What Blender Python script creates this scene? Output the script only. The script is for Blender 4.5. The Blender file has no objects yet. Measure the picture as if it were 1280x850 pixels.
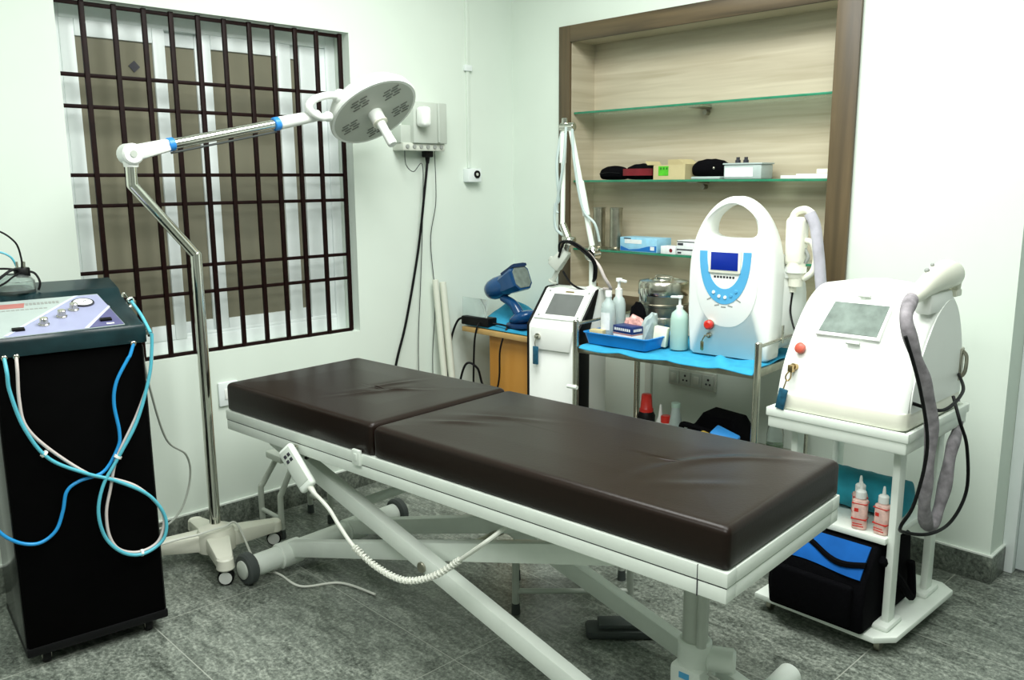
import bpy, bmesh, math, random
from mathutils import Vector, Matrix, Euler
random.seed(4)
PI = math.pi
R = math.radians
S = bpy.context.scene
C = S.collection
V = Vector

# ------------------------------------------------------------------ materials
def principled(name):
    m = bpy.data.materials.new(name); m.use_nodes = True
    nt = m.node_tree
    return m, nt, nt.nodes['Principled BSDF']

def mat(name, col, rough=.5, metal=0.0, var=.06, scale=14, bump=0.0, spec=.5, trans=0.0, emit=None, emit_s=0, coat=0, ior=1.45, alpha=1):
    m, nt, b = principled(name)
    L = nt.links
    tc = nt.nodes.new('ShaderNodeTexCoord')
    n = nt.nodes.new('ShaderNodeTexNoise'); n.inputs['Scale'].default_value = scale; n.inputs['Detail'].default_value = 4
    L.new(tc.outputs['Object'], n.inputs['Vector'])
    r = nt.nodes.new('ShaderNodeValToRGB')
    lo = [max(0, c*(1-var)) for c in col]; hi = [min(1, c*(1+var)) for c in col]
    r.color_ramp.elements[0].position = .3; r.color_ramp.elements[1].position = .7
    r.color_ramp.elements[0].color = (*lo, 1); r.color_ramp.elements[1].color = (*hi, 1)
    L.new(n.outputs['Fac'], r.inputs['Fac']); L.new(r.outputs['Color'], b.inputs['Base Color'])
    b.inputs['Roughness'].default_value = rough; b.inputs['Metallic'].default_value = metal
    b.inputs['Specular IOR Level'].default_value = spec
    b.inputs['Transmission Weight'].default_value = trans
    b.inputs['IOR'].default_value = ior
    b.inputs['Alpha'].default_value = alpha
    b.inputs['Coat Weight'].default_value = coat
    if emit:
        b.inputs['Emission Color'].default_value = (*emit, 1); b.inputs['Emission Strength'].default_value = emit_s
    if bump:
        bp = nt.nodes.new('ShaderNodeBump'); bp.inputs['Strength'].default_value = bump; bp.inputs['Distance'].default_value = .01
        L.new(n.outputs['Fac'], bp.inputs['Height']); L.new(bp.outputs['Normal'], b.inputs['Normal'])
    return m

def wood(name, c1, c2, axis_scale, rough=.5, dist=3.0):
    m, nt, b = principled(name); L = nt.links
    tc = nt.nodes.new('ShaderNodeTexCoord'); mp = nt.nodes.new('ShaderNodeMapping')
    mp.inputs['Scale'].default_value = axis_scale
    L.new(tc.outputs['Object'], mp.inputs['Vector'])
    n = nt.nodes.new('ShaderNodeTexNoise'); n.inputs['Scale'].default_value = 1.0; n.inputs['Detail'].default_value = 8; n.inputs['Distortion'].default_value = dist*.2
    L.new(mp.outputs['Vector'], n.inputs['Vector'])
    n2 = nt.nodes.new('ShaderNodeTexNoise'); n2.inputs['Scale'].default_value = .25; n2.inputs['Detail'].default_value = 3
    L.new(mp.outputs['Vector'], n2.inputs['Vector'])
    a = nt.nodes.new('ShaderNodeMath'); a.operation = 'ADD'
    L.new(n.outputs['Fac'], a.inputs[0]); L.new(n2.outputs['Fac'], a.inputs[1])
    h = nt.nodes.new('ShaderNodeMath'); h.operation = 'MULTIPLY'; h.inputs[1].default_value = .5; L.new(a.outputs[0], h.inputs[0])
    r = nt.nodes.new('ShaderNodeValToRGB'); r.color_ramp.elements[0].position = .36; r.color_ramp.elements[1].position = .62
    r.color_ramp.elements[0].color = (*c1, 1); r.color_ramp.elements[1].color = (*c2, 1)
    L.new(h.outputs[0], r.inputs['Fac']); L.new(r.outputs['Color'], b.inputs['Base Color'])
    b.inputs['Roughness'].default_value = rough
    return m

def granite(name, dark, mid, light, rough, streak=(6, 17, 6), grout=True):
    m, nt, b = principled(name); L = nt.links
    tc = nt.nodes.new('ShaderNodeTexCoord'); mp = nt.nodes.new('ShaderNodeMapping'); mp.inputs['Scale'].default_value = streak
    mp.inputs['Rotation'].default_value = (0, 0, R(38))
    L.new(tc.outputs['Object'], mp.inputs['Vector'])
    n = nt.nodes.new('ShaderNodeTexNoise'); n.inputs['Scale'].default_value = 1; n.inputs['Detail'].default_value = 10; n.inputs['Roughness'].default_value = .72; n.inputs['Distortion'].default_value = 1.2
    L.new(mp.outputs['Vector'], n.inputs['Vector'])
    g = nt.nodes.new('ShaderNodeTexNoise'); g.inputs['Scale'].default_value = 70; g.inputs['Detail'].default_value = 5; g.inputs['Roughness'].default_value = .8
    L.new(tc.outputs['Object'], g.inputs['Vector'])
    a = nt.nodes.new('ShaderNodeMixRGB'); a.inputs['Fac'].default_value = .58
    L.new(n.outputs['Fac'], a.inputs['Color1']); L.new(g.outputs['Fac'], a.inputs['Color2'])
    r = nt.nodes.new('ShaderNodeValToRGB'); e = r.color_ramp.elements
    e[0].position = .385; e[0].color = (*dark, 1); e[1].position = .64; e[1].color = (*light, 1)
    k = e.new(.5); k.color = (*mid, 1)
    L.new(a.outputs['Color'], r.inputs['Fac'])
    out = r.outputs['Color']
    if grout:
        mp2 = nt.nodes.new('ShaderNodeMapping'); mp2.inputs['Location'].default_value = (.12, .21, 0); mp2.inputs['Rotation'].default_value = (0, 0, 0)
        L.new(tc.outputs['Object'], mp2.inputs['Vector'])
        br = nt.nodes.new('ShaderNodeTexBrick'); br.offset = 0; br.inputs['Scale'].default_value = 1
        br.inputs['Brick Width'].default_value = .9; br.inputs['Row Height'].default_value = .6; br.inputs['Mortar Size'].default_value = .0018; br.inputs['Mortar Smooth'].default_value = .1
        L.new(mp2.outputs['Vector'], br.inputs['Vector'])
        mx = nt.nodes.new('ShaderNodeMixRGB'); L.new(br.outputs['Fac'], mx.inputs['Fac'])
        L.new(out, mx.inputs['Color1']); mx.inputs['Color2'].default_value = (.36, .38, .33, 1)
        out = mx.outputs['Color']
    L.new(out, b.inputs['Base Color']); b.inputs['Roughness'].default_value = rough
    return m

def thin_glass(name, col, rough=.02, alpha=.18):
    return mat(name, col, rough, var=.02, trans=.92, ior=1.45)

M = {}
M['room'] = mat('fill_cutting_dark_paint', (.30, .33, .30), .8, var=.02)  # unseen walls darkened on purpose, to cut bounce light on the bed side
M['wall'] = mat('painted_wall', (.72, .80, .72), .75, var=.015, scale=3, bump=.01)
M['ceil'] = mat('ceiling_paint', (.85, .88, .85), .9, var=.01)
M['floor'] = granite('granite_floor', (.026, .031, .025), (.15, .172, .145), (.43, .465, .40), .3)
M['skirt'] = granite('granite_skirting', (.03, .036, .03), (.12, .14, .115), (.3, .33, .28), .35, grout=False)
M['skirt_edge'] = mat('skirting_mortar', (.75, .8, .74), .8)
M['upvc'] = mat('white_upvc', (.8, .86, .85), .35, var=.02)
M['pane'] = mat('tinted_window_glass', (.20, .19, .135), .22, var=.10, scale=3, spec=.35)
M['iron'] = mat('maroon_painted_iron', (.010, .0028, .0022), .5, var=.3, scale=30, spec=.15)
M['niche'] = wood('light_laminate', (.40, .345, .235), (.57, .515, .385), (1.6, 1.6, 34), .5)
M['walnut_v'] = wood('walnut_laminate_upright', (.038, .027, .013), (.125, .087, .043), (22, 22, 1.4), .45)
M['walnut_h'] = wood('walnut_laminate_crosswise', (.038, .027, .013), (.125, .087, .043), (1.4, 22, 22), .45)
M['glass'] = thin_glass('shelf_glass', (.75, .93, .83))
M['glass_edge'] = mat('green_glass_edge', (.03, .22, .12), .15, var=.15, scale=20)
M['steel'] = mat('brushed_steel', (.62, .60, .52), .22, 1.0, var=.05, scale=40)
M['steel_dk'] = mat('tarnished_steel', (.42, .40, .33), .3, 1.0, var=.2, scale=25)
M['chrome'] = mat('chrome', (.75, .74, .68), .12, 1.0, var=.03)
M['white'] = mat('white_plastic', (.86, .89, .85), .38, var=.01, spec=.35)
M['warm_white'] = mat('cream_plastic', (.84, .84, .72), .35, var=.02)
M['enamel'] = mat('white_enamel_metal', (.80, .86, .79), .35, var=.03)
M['grey_enamel'] = mat('grey_enamel_metal', (.50, .54, .48), .4, var=.05)
M['lamp_grey'] = mat('grey_lamp_face', (.50, .53, .47), .45, var=.03)
M['lamp_slot'] = mat('dark_lens_slot', (.14, .15, .13), .4)
M['blue_ring'] = mat('blue_plastic_ring', (.03, .25, .68), .35)
M['leather'] = mat('dark_brown_leatherette', (.0135, .0078, .0055), .32, var=.10, scale=120, bump=.03, spec=.24)
M['black'] = mat('black_plastic', (.003, .003, .0035), .45, var=.2, spec=.25)
M['gloss_black'] = mat('gloss_black_lacquer', (.010, .011, .010), .18, var=.2)
M['matte_black'] = mat('matte_black_laminate', (.0012, .0012, .0012), .9, var=.2, spec=.05)
M['teal_black'] = mat('dark_teal_trim', (.006, .022, .026), .22, var=.3)
M['fabric_black'] = mat('black_fabric', (.0022, .0022, .003), .95, var=.3, scale=200, bump=.1, spec=.08)
M['blue_fabric'] = mat('blue_nylon', (.006, .10, .38), .75, var=.25, scale=8, bump=.1, spec=.15)
M['cloth_blue'] = mat('sky_blue_cloth', (.025, .32, .53), .8, var=.12, scale=18, bump=.1)
M['cloth_teal'] = mat('teal_cloth', (.01, .25, .33), .8, var=.25, scale=10, bump=.1)
M['tray_blue'] = mat('blue_tray_plastic', (.01, .23, .62), .3, var=.06)
M['lav'] = mat('lavender_print', (.35, .37, .55), .35, var=.04)
M['lav_dark'] = mat('slate_violet_print', (.11, .11, .24), .35, var=.08)
M['pale_print'] = mat('pale_grey_print', (.42, .49, .47), .35, var=.04)
M['stripe'] = mat('pale_stripe_print', (.62, .67, .78), .35)
M['red_print'] = mat('dusty_red_print', (.45, .17, .15), .4)
M['ink'] = mat('dark_ink', (.03, .03, .04), .5)
M['grey_ink'] = mat('grey_ink', (.3, .32, .3), .5)
M['hose_blue'] = mat('blue_hose', (.02, .30, .68), .3, var=.1)
M['hose_teal'] = mat('pale_teal_hose', (.10, .47, .58), .3, var=.1)
M['hose_white'] = mat('pinkish_white_hose', (.62, .56, .53), .4)
M['cable_white'] = mat('white_cable', (.78, .80, .72), .45)
M['cable_grey'] = mat('grey_cable', (.45, .48, .43), .5)
M['rubber'] = mat('grey_rubber', (.055, .065, .062), .6)
M['wheel_ring'] = mat('white_wheel_ring', (.7, .72, .68), .4)
M['screen_grey'] = mat('grey_touch_screen', (.14, .15, .145), .25, var=.08)
M['screen_green'] = mat('mottled_grey_screen', (.20, .245, .22), .7, var=.25, scale=26, spec=.1)  # matte grey with a mottled tone
M['lcd'] = mat('blue_lcd', (.004, .02, .22), .25, emit=(.005, .03, .4), emit_s=.25)
M['panel_blue'] = mat('light_blue_panel', (.10, .42, .72), .35, var=.05)
M['red'] = mat('red_plastic', (.62, .03, .02), .3)
M['red_dim'] = mat('dull_red_rubber', (.55, .10, .06), .4)
M['brass'] = mat('brass', (.45, .33, .16), .3, 1.0)
M['teal_tag'] = mat('dark_teal_tag', (.015, .09, .15), .4, var=.3, scale=90)
M['grey_sleeve'] = mat('grey_woven_sleeve', (.27, .25, .27), .8, var=.35, scale=30, bump=.4)
M['lav_sleeve'] = mat('lilac_grey_sleeve', (.47, .46, .52), .8, var=.15, scale=20, bump=.2)
M['orange_wood'] = wood('orange_laminate', (.42, .165, .018), (.54, .245, .035), (9, 9, 1.0), .4)
M['tan_wood'] = mat('tan_laminate_edge', (.52, .33, .12), .4, var=.1)
M['dev_blue'] = mat('metallic_blue_plastic', (.006, .060, .18), .25, var=.1, coat=.3)
M['dev_dark'] = mat('dark_navy_plastic', (.008, .03, .09), .3)
M['clear'] = thin_glass('clear_plastic', (.9, .97, .97))
M['clear_soft'] = mat('frosted_clear_plastic', (.62, .74, .72), .3, var=.06, trans=.35)
M['gel'] = mat('pale_green_gel_bottle', (.55, .76, .66), .3, var=.03, trans=.2)
M['pink'] = mat('pale_pink_bottle', (.74, .50, .44), .4, var=.25, scale=40)
M['label'] = mat('white_paper_label', (.78, .82, .82), .6, var=.05, scale=60)
M['paper'] = mat('white_paper', (.80, .83, .80), .7)
M['cream_card'] = mat('cream_card', (.82, .85, .66), .6)
M['card'] = mat('brown_cardboard', (.53, .46, .25), .8, var=.05)
M['green'] = mat('bright_green_label', (.08, .48, .02), .5, var=.15, scale=60)
M['navy'] = mat('navy_print', (.01, .03, .14), .4)
M['maroon'] = mat('crimson_satin', (.16, .006, .012), .5, var=.2)
M['glove_blue'] = mat('pale_blue_carton', (.30, .60, .78), .4, var=.08, scale=30)
M['glove_deep'] = mat('deep_blue_print', (.01, .15, .48), .4)
M['pink_pack'] = mat('pink_foil_pack', (.62, .33, .30), .4, var=.5, scale=45)
M['yellow'] = mat('yellow_plastic', (.62, .42, .05), .5)
M['pack_blue'] = mat('bright_blue_pack', (.03, .22, .55), .4)
M['bottle_green'] = mat('green_tinted_plastic', (.16, .34, .12), .2, trans=.5)
M['glass_jar'] = thin_glass('jar_glass', (.75, .82, .80))
M['outlet'] = mat('ivory_switch_plastic', (.60, .63, .56), .4)
M['box_grey'] = mat('pale_grey_plastic', (.52, .57, .51), .4, var=.03)
M['tube_cream'] = mat('cream_pipe', (.72, .75, .64), .5, var=.03)
M['door'] = mat('white_door_paint', (.62, .69, .68), .4, var=.02)

# ------------------------------------------------------------------ mesh builder
class B:
    def __init__(s): s.v = []; s.f = []
    def add(s, vs, fs):
        o = len(s.v); s.v += [V(v) for v in vs]; s.f += [[i+o for i in f] for f in fs]; return s
    def bm(s, bm, mtx=None):
        bm.verts.ensure_lookup_table(); bm.verts.index_update()
        vs = [(mtx @ v.co) if mtx else v.co.copy() for v in bm.verts]
        fs = [[v.index for v in f.verts] for f in bm.faces]
        bm.free(); return s.add(vs, fs)
    def xf(s, m, start=0):
        s.v[start:] = [m @ v for v in s.v[start:]]; return s
    # box between two corners, optional bevel / matrix
    def box(s, a, b, bev=0, seg=2, m=None):
        a = V(a); b = V(b); c = (a+b)/2; d = b-a
        bm = bmesh.new(); bmesh.ops.create_cube(bm, size=1)
        for v in bm.verts: v.co = V((v.co.x*d.x, v.co.y*d.y, v.co.z*d.z))
        if bev: bmesh.ops.bevel(bm, geom=list(bm.edges), offset=min(bev, .49*min(abs(d.x), abs(d.y), abs(d.z))), segments=seg, profile=.5, affect='EDGES')
        t = Matrix.Translation(c)
        return s.bm(bm, (m @ t) if m else t)
    def lathe(s, prof, c=(0, 0, 0), axis=(0, 0, 1), n=24, capb=True, capt=True):
        ax = V(axis).normalized(); q = V((0, 0, 1)).rotation_difference(ax); c = V(c)
        vs = []; fs = []
        for r, z in prof:
            for i in range(n):
                t = 2*PI*i/n; vs.append(c + q @ V((r*math.cos(t), r*math.sin(t), z)))
        for k in range(len(prof)-1):
            for i in range(n):
                j = (i+1) % n; fs.append([k*n+i, k*n+j, (k+1)*n+j, (k+1)*n+i])
        if capb: fs.append(list(range(n))[::-1])
        if capt: fs.append([(len(prof)-1)*n+i for i in range(n)])
        return s.add(vs, fs)
    def cyl(s, p0, p1, r0, r1=None, n=20, bev=0):
        p0 = V(p0); p1 = V(p1); L = (p1-p0).length; r1 = r0 if r1 is None else r1
        pr = [(r0, 0), (r1, L)] if not bev else [(r0-bev, 0), (r0, bev), (r1, L-bev), (r1-bev, L)]
        return s.lathe(pr, p0, p1-p0, n)
    def tube(s, pts, r, n=8, smooth=True, closed=False, sub=8, prof=None):
        pts = [V(p) for p in pts]
        if smooth and len(pts) > 2:
            out = []
            N = len(pts); rng = N if closed else N-1
            for i in range(rng):
                g = (lambda k: pts[k % N]) if closed else (lambda k: pts[max(0, min(N-1, k))])
                p0, p1, p2, p3 = g(i-1), g(i), g(i+1), g(i+2)
                for t in [k/sub for k in range(sub)]:
                    out.append(.5*((2*p1)+(p2-p0)*t+(2*p0-5*p1+4*p2-p3)*t*t+(3*p1-p0-3*p2+p3)*t**3))
            if not closed: out.append(pts[-1])
            pts = out
        N = len(pts); vs = []; fs = []
        tan = []
        for i in range(N):
            a = pts[(i-1) % N] if (closed or i > 0) else pts[i]
            b = pts[(i+1) % N] if (closed or i < N-1) else pts[i]
            tan.append((b-a).normalized() if (b-a).length > 1e-9 else V((0, 0, 1)))
        t0 = tan[0]; up = V((0, 0, 1)) if abs(t0.z) < .9 else V((1, 0, 0))
        nx = t0.cross(up).normalized()
        for i in range(N):
            if i: nx = (tan[i-1].rotation_difference(tan[i])) @ nx
            ny = tan[i].cross(nx)
            ra = r(i/(N-1)) if callable(r) else r
            for k in range(n):
                a = 2*PI*k/n; vs.append(pts[i] + (nx*math.cos(a)+ny*math.sin(a))*ra)
        for i in range(N if closed else N-1):
            for k in range(n):
                j = (k+1) % n; i2 = (i+1) % N
                fs.append([i*n+k, i*n+j, i2*n+j, i2*n+k])
        if not closed: fs += [list(range(n))[::-1], [(N-1)*n+k for k in range(n)]]
        return s.add(vs, fs)
    def loft(s, rings, cap=True, closed_ring=True):
        n = len(rings[0]); vs = [p for r in rings for p in r]; fs = []
        for k in range(len(rings)-1):
            for i in range(n if closed_ring else n-1):
                j = (i+1) % n; fs.append([k*n+i, k*n+j, (k+1)*n+j, (k+1)*n+i])
        if cap: fs += [list(range(n))[::-1], [(len(rings)-1)*n+i for i in range(n)]]
        return s.add(vs, fs)
    # polygon extruded: pts are 2-D, org + x*ax + y*ay, extruded along az by d
    def prism(s, pts, org, ax, ay, d, bev=0, seg=2, holes=None):
        ax = V(ax).normalized(); ay = V(ay).normalized(); az = ax.cross(ay); org = V(org)
        bm = bmesh.new()
        vv = [bm.verts.new(V((x, y, 0))) for x, y in pts]
        f = bm.faces.new(vv)
        r = bmesh.ops.extrude_face_region(bm, geom=[f])
        for e in r['geom']:
            if isinstance(e, bmesh.types.BMVert): e.co.z += d
        bmesh.ops.recalc_face_normals(bm, faces=list(bm.faces))
        if bev:
            ed = [e for e in bm.edges if abs(e.verts[0].co.z-e.verts[1].co.z) < 1e-7]
            bmesh.ops.bevel(bm, geom=ed, offset=bev, segments=seg, profile=.5, affect='EDGES')
        m = Matrix(((ax.x, ay.x, az.x, org.x), (ax.y, ay.y, az.y, org.y), (ax.z, ay.z, az.z, org.z), (0, 0, 0, 1)))
        return s.bm(bm, m)
    # rectangular bar from p0 to p1; section w (sideways) x h
    def bar(s, p0, p1, w, h, side=None, bev=.003, w1=None, h1=None):
        p0 = V(p0); p1 = V(p1); t = (p1-p0); L = t.length; t.normalize()
        sd = V(side).normalized() if side else t.cross(V((0, 0, 1))).normalized() if abs(t.z) < .98 else V((1, 0, 0))
        sd = (sd - t*sd.dot(t)).normalized(); up = sd.cross(t)
        w1 = w if w1 is None else w1; h1 = h if h1 is None else h1
        bm = bmesh.new(); bmesh.ops.create_cube(bm, size=1)
        for v in bm.verts:
            k = v.co.y+.5; ww = w+(w1-w)*k; hh = h+(h1-h)*k
            v.co = V((v.co.x*ww, k*L, v.co.z*hh))
        if bev: bmesh.ops.bevel(bm, geom=list(bm.edges), offset=bev, segments=2, profile=.5, affect='EDGES')
        m = Matrix(((sd.x, t.x, up.x, p0.x), (sd.y, t.y, up.y, p0.y), (sd.z, t.z, up.z, p0.z), (0, 0, 0, 1)))
        return s.bm(bm, m)
    def ball(s, c, rx, ry=None, rz=None, n=20, m=None):
        ry = rx if ry is None else ry; rz = rx if rz is None else rz
        bm = bmesh.new(); bmesh.ops.create_uvsphere(bm, u_segments=n, v_segments=max(8, n*2//3), radius=1)
        for v in bm.verts: v.co = V((v.co.x*rx, v.co.y*ry, v.co.z*rz))
        t = Matrix.Translation(V(c))
        return s.bm(bm, t @ m if m else t)

MW = {}
def wm(o): return MW.get(o.name, Matrix.Identity(4))
def obj(name, b, m, parent=None, world=False, loc=None, ang=38):
    """link the builder as one mesh; coordinates local to the parent thing (or world=True)"""
    me = bpy.data.meshes.new(name)
    vs = b.v
    if parent is not None and world:
        inv = wm(parent).inverted(); vs = [inv @ v for v in vs]
    if loc is not None:
        l = V(loc); vs = [v-l for v in vs]
    me.from_pydata([tuple(v) for v in vs], [], b.f)
    bm = bmesh.new(); bm.from_mesh(me); bmesh.ops.recalc_face_normals(bm, faces=list(bm.faces)); bm.to_mesh(me); bm.free()
    me.shade_smooth() if hasattr(me, 'shade_smooth') else None
    try: me.set_sharp_from_angle(angle=R(ang))
    except Exception: pass
    me.materials.append(m)
    o = bpy.data.objects.new(name, me); C.objects.link(o)
    if parent is not None:
        o.parent = parent; MW[o.name] = wm(parent).copy()
    else:
        if loc is not None: o.location = loc
        MW[o.name] = Matrix.Translation(V(loc)) if loc is not None else Matrix.Identity(4)
    return o
def tag(o, label, cat, group=None):
    o['label'] = label; o['category'] = cat
    if group: o['group'] = group
    return o
def thing(name, label, cat, loc=(0, 0, 0), rz=0, group=None):
    o = bpy.data.objects.new(name, None); C.objects.link(o); o.empty_display_size = .05
    o.location = loc; o.rotation_euler = (0, 0, R(rz))
    MW[o.name] = Matrix.Translation(V(loc)) @ Matrix.Rotation(R(rz), 4, 'Z')
    return tag(o, label, cat, group)
def struct(name, b, m, parent=None):
    o = obj(name, b, m, parent)
    if parent is None: o['kind'] = 'structure'
    return o
def solo(name, b, m, label, cat, loc, group=None, **k):
    return tag(obj(name, b, m, loc=loc, **k), label, cat, group)
def dup(root, loc, rz=None, label=None):
    r = root.copy(); C.objects.link(r); r.location = loc
    if rz is not None: r.rotation_euler = (0, 0, R(rz))
    if label: r['label'] = label
    for ch in list(root.children):
        c = ch.copy(); C.objects.link(c); c.parent = r
        for g in ch.children:
            d = g.copy(); C.objects.link(d); d.parent = c
    return r
def rrect(w, h, r, n=6, cx=0, cy=0):
    out = []
    for qx, qy, a0 in ((w/2-r, h/2-r, 0), (-w/2+r, h/2-r, 90), (-w/2+r, -h/2+r, 180), (w/2-r, -h/2+r, 270)):
        for i in range(n+1):
            a = R(a0+90*i/n); out.append((cx+qx+r*math.cos(a), cy+qy+r*math.sin(a)))
    return out

# ------------------------------------------------------------------ camera
F = 1067.3; yaw = R(135.98); pit = R(10.597); rol = R(-.407)
f = V((math.cos(pit)*math.cos(yaw), math.cos(pit)*math.sin(yaw), -math.sin(pit)))
r0 = V((math.sin(yaw), -math.cos(yaw), 0)); u0 = r0.cross(f)
rr = math.cos(rol)*r0+math.sin(rol)*u0; uu = -math.sin(rol)*r0+math.cos(rol)*u0
cam = bpy.data.cameras.new('camera'); co = bpy.data.objects.new('camera', cam); C.objects.link(co)
co.matrix_world = Matrix(((rr.x, uu.x, -f.x, 0), (rr.y, uu.y, -f.y, 0), (rr.z, uu.z, -f.z, 1.5), (0, 0, 0, 1)))
cam.sensor_width = 36; cam.sensor_fit = 'HORIZONTAL'; cam.lens = F/1280*36; cam.clip_start = .02
S.camera = co

# ------------------------------------------------------------------ room shell
XW = -3.46; YW = 3.36; H = 2.9
X1 = 1.7; Y0 = -1.7
struct('floor', B().box((XW-.3, Y0-.2, -.1), (X1+.2, 4.2, 0)), M['floor'])
struct('ceiling', B().box((XW-.3, Y0-.2, H), (X1+.2, 4.2, H+.1)), M['ceil'])
b = B()
wy0, wy1, wz0, wz1 = 1.07, 2.316, .785, 2.168
b.box((XW-.22, Y0, 0), (XW, wy0, H)).box((XW-.22, wy1, 0), (XW, 3.6, H)).box((XW-.22, wy0, 0), (XW, wy1, wz0)).box((XW-.22, wy0, wz1), (XW, wy1, H))
struct('wall_left', b, M['wall'])
b = B()
nx0, nx1, nz0, nz1 = -3.085, -1.54, .86, 2.25      # hole for the recess
b.box((XW-.22, YW, 0), (nx0, YW+.2, H)).box((nx1, YW, 0), (-.911, YW+.2, H)).box((nx0, YW, 0), (nx1, YW+.2, nz0)).box((nx0, YW, nz1), (nx1, YW+.2, H))
struct('wall_back', b, M['wall'])
struct('wall_front', B().box((XW-.22, Y0-.2, 0), (X1+.2, Y0, H)), M['room'])  # out of view; dark colour chosen to lower the fill
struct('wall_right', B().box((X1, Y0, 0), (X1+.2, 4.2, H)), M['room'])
# doorway bay right of the pier
struct('wall_pier', B().box((.2, 3.56, 0), (X1, 3.76, H)).box((-.911, 3.56, 2.1), (.2, 3.76, H)), M['wall'])
d = struct('door_1', B().box((-.868, 3.53, .012), (.15, 3.57, 2.06), .003), M['door'])
struct('door_moulding', B().box((-.74, 3.522, .2), (.02, 3.532, .95), .006).box((-.74, 3.522, 1.1), (.02, 3.532, 1.9), .006), M['door'], d)
struct('trim_1', B().box((-.911, 3.50, 0), (-.868, 3.57, 2.1), .004).box((.15, 3.50, 0), (.2, 3.57, 2.1), .004).box((-.868, 3.50, 2.06), (.15, 3.57, 2.1), .004), M['upvc'])
# skirting
struct('baseboard_left', B().box((XW, Y0, 0), (XW+.014, YW, .103), .002), M['skirt'])
struct('baseboard_back', B().box((XW+.014, YW-.014, 0), (-.897, YW, .103), .002).box((-.911, YW, 0), (-.897, 3.50, .103), .002), M['skirt'])
struct('trim_2', B().box((XW, Y0, .103), (XW+.012, YW, .109)).box((XW+.012, YW-.012, .103), (-.899, YW, .109)).box((-.911, YW, .103), (-.899, 3.50, .109)), M['skirt_edge'])
# recess: light laminate lining + walnut frame
ix0, ix1, iz0, iz1 = -3.02, -1.625, .93, 2.185
bk = 3.53
b = B().box((ix0, bk, iz0), (ix1, bk+.02, iz1))
b.box((nx0, YW-.004, iz0), (ix0, bk+.02, iz1)).box((ix1, YW-.004, iz0), (nx1, bk+.02, iz1)).box((nx0, YW-.004, nz0), (nx1, bk+.02, iz0)).box((nx0, YW-.004, iz1), (nx1, bk+.02, nz1))
struct('wall_recess', b, M['niche'])
b = B().box((-3.1, YW-.018, .85), (ix0-.004, YW-.003, 2.262), .002).box((ix1-.004, YW-.018, .85), (-1.53, YW-.003, 2.262), .002)
struct('trim_3', b, M['walnut_v'])
b = B().box((ix0-.004, YW-.018, iz1-.004), (ix1-.004, YW-.003, 2.262), .002).box((ix0-.004, YW-.018, .85), (ix1-.004, YW-.003, iz0), .002)
struct('trim_4', b, M['walnut_h'])

# window: white uPVC sliding unit with tinted panes
wx = XW-.12
w = struct('window_1', B().box((wx-.06, wy0, wz0), (wx, wy0+.05, wz1), .003).box((wx-.06, wy1-.05, wz0), (wx, wy1, wz1), .003)
           .box((wx-.06, wy0+.05, wz1-.06), (wx, wy1-.05, wz1), .003).box((wx-.06, wy0+.05, wz0), (wx, wy1-.05, wz0+.06), .003)
           .box((wx-.08, 2.135, wz0+.06), (wx-.01, wy1-.05, wz1-.06), .003)
           .box((wx-.012, wy0+.05, wz0+.06), (wx-.004, wy1-.05, wz0+.075), .002), M['upvc'])
def sash(y0, y1, ly, ry, x, zb=.905, zt=2.05):
    s = struct('sash', B().box((x-.025, y0, wz0+.055), (x, y0+ly, wz1-.055), .004).box((x-.025, y1-ry, wz0+.055), (x, y1, wz1-.055), .004)
               .box((x-.025, y0+ly, wz0+.055), (x, y1-ry, zb), .004).box((x-.025, y0+ly, zt), (x, y1-ry, wz1-.055), .004), M['upvc'], w)
    struct('pane', B().box((x-.016, y0+ly-.004, zb-.004), (x-.010, y1-ry+.004, zt+.004)), M['pane'], s)
    return s
s1 = sash(wy0+.045, 1.512, .055, .05, wx+.004)
sash(1.505, 1.72, .004, .07, wx-.03)
sash(1.66, 2.085, .05, .065, wx-.005)
sash(2.08, 2.16, .004, .022, wx-.032)
# black diamond sticker on the left pane
q = Matrix.Translation((wx-.004, 1.385, 1.955)) @ Matrix.Rotation(R(42), 4, 'X')
struct('sticker', B().box((-.0015, -.016, -.016), (.0015, .016, .016), m=q), M['ink'], s1)

# iron grille in the window opening
gx = XW-.025
g = thing('window_grille', 'dark maroon iron bar grille fixed in the white window opening', 'window grille', (gx, 1.69, .79))
for y in (1.171, 1.286, 1.398, 1.504, 1.614, 1.725, 1.837, 1.944, 2.053, 2.16, 2.283):
    obj('vertical_bar', B().box((gx-.007, y-.0092, .79), (gx+.007, y+.0092, 2.163), .0015), M['iron'], g, True)
for z in (2.153, 1.897, 1.783, 1.53, 1.414, 1.158, 1.045, .793):
    obj('crossbar', B().box((gx-.013, wy0+.001, z-.0072), (gx+.0, wy1-.026, z+.0072), .0015), M['iron'], g, True)

# glass shelves
for z, lab in ((1.835, 'empty green-edged glass shelf, topmost in the wooden wall recess'), (1.493, 'green-edged glass shelf holding dark pouches and a cardboard box in the recess'), (1.143, 'green-edged glass shelf under two steel cylinders and a blue carton')):
    t = thing('glass_shelf', lab, 'shelf', ((ix0+ix1)/2, 3.45, z), group='glass shelves in the wall recess')
    obj('shelf_plate', B().box((ix0+.002, 3.374, z-.0045), (ix1-.002, bk-.002, z+.0045)), M['glass'], t, True)
    obj('front_edge', B().box((ix0+.002, 3.369, z-.0055), (ix1-.002, 3.374, z+.0050), .001), M['glass_edge'], t, True)
    for x in (-2.33,):
        obj('support_clip', B().box((x-.03, 3.43, z-.012), (x+.03, 3.53, z-.0047), .002).cyl((x+.01, 3.5, z-.03), (x+.01, bk, z-.03), .012), M['steel_dk'], t, True)

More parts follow.
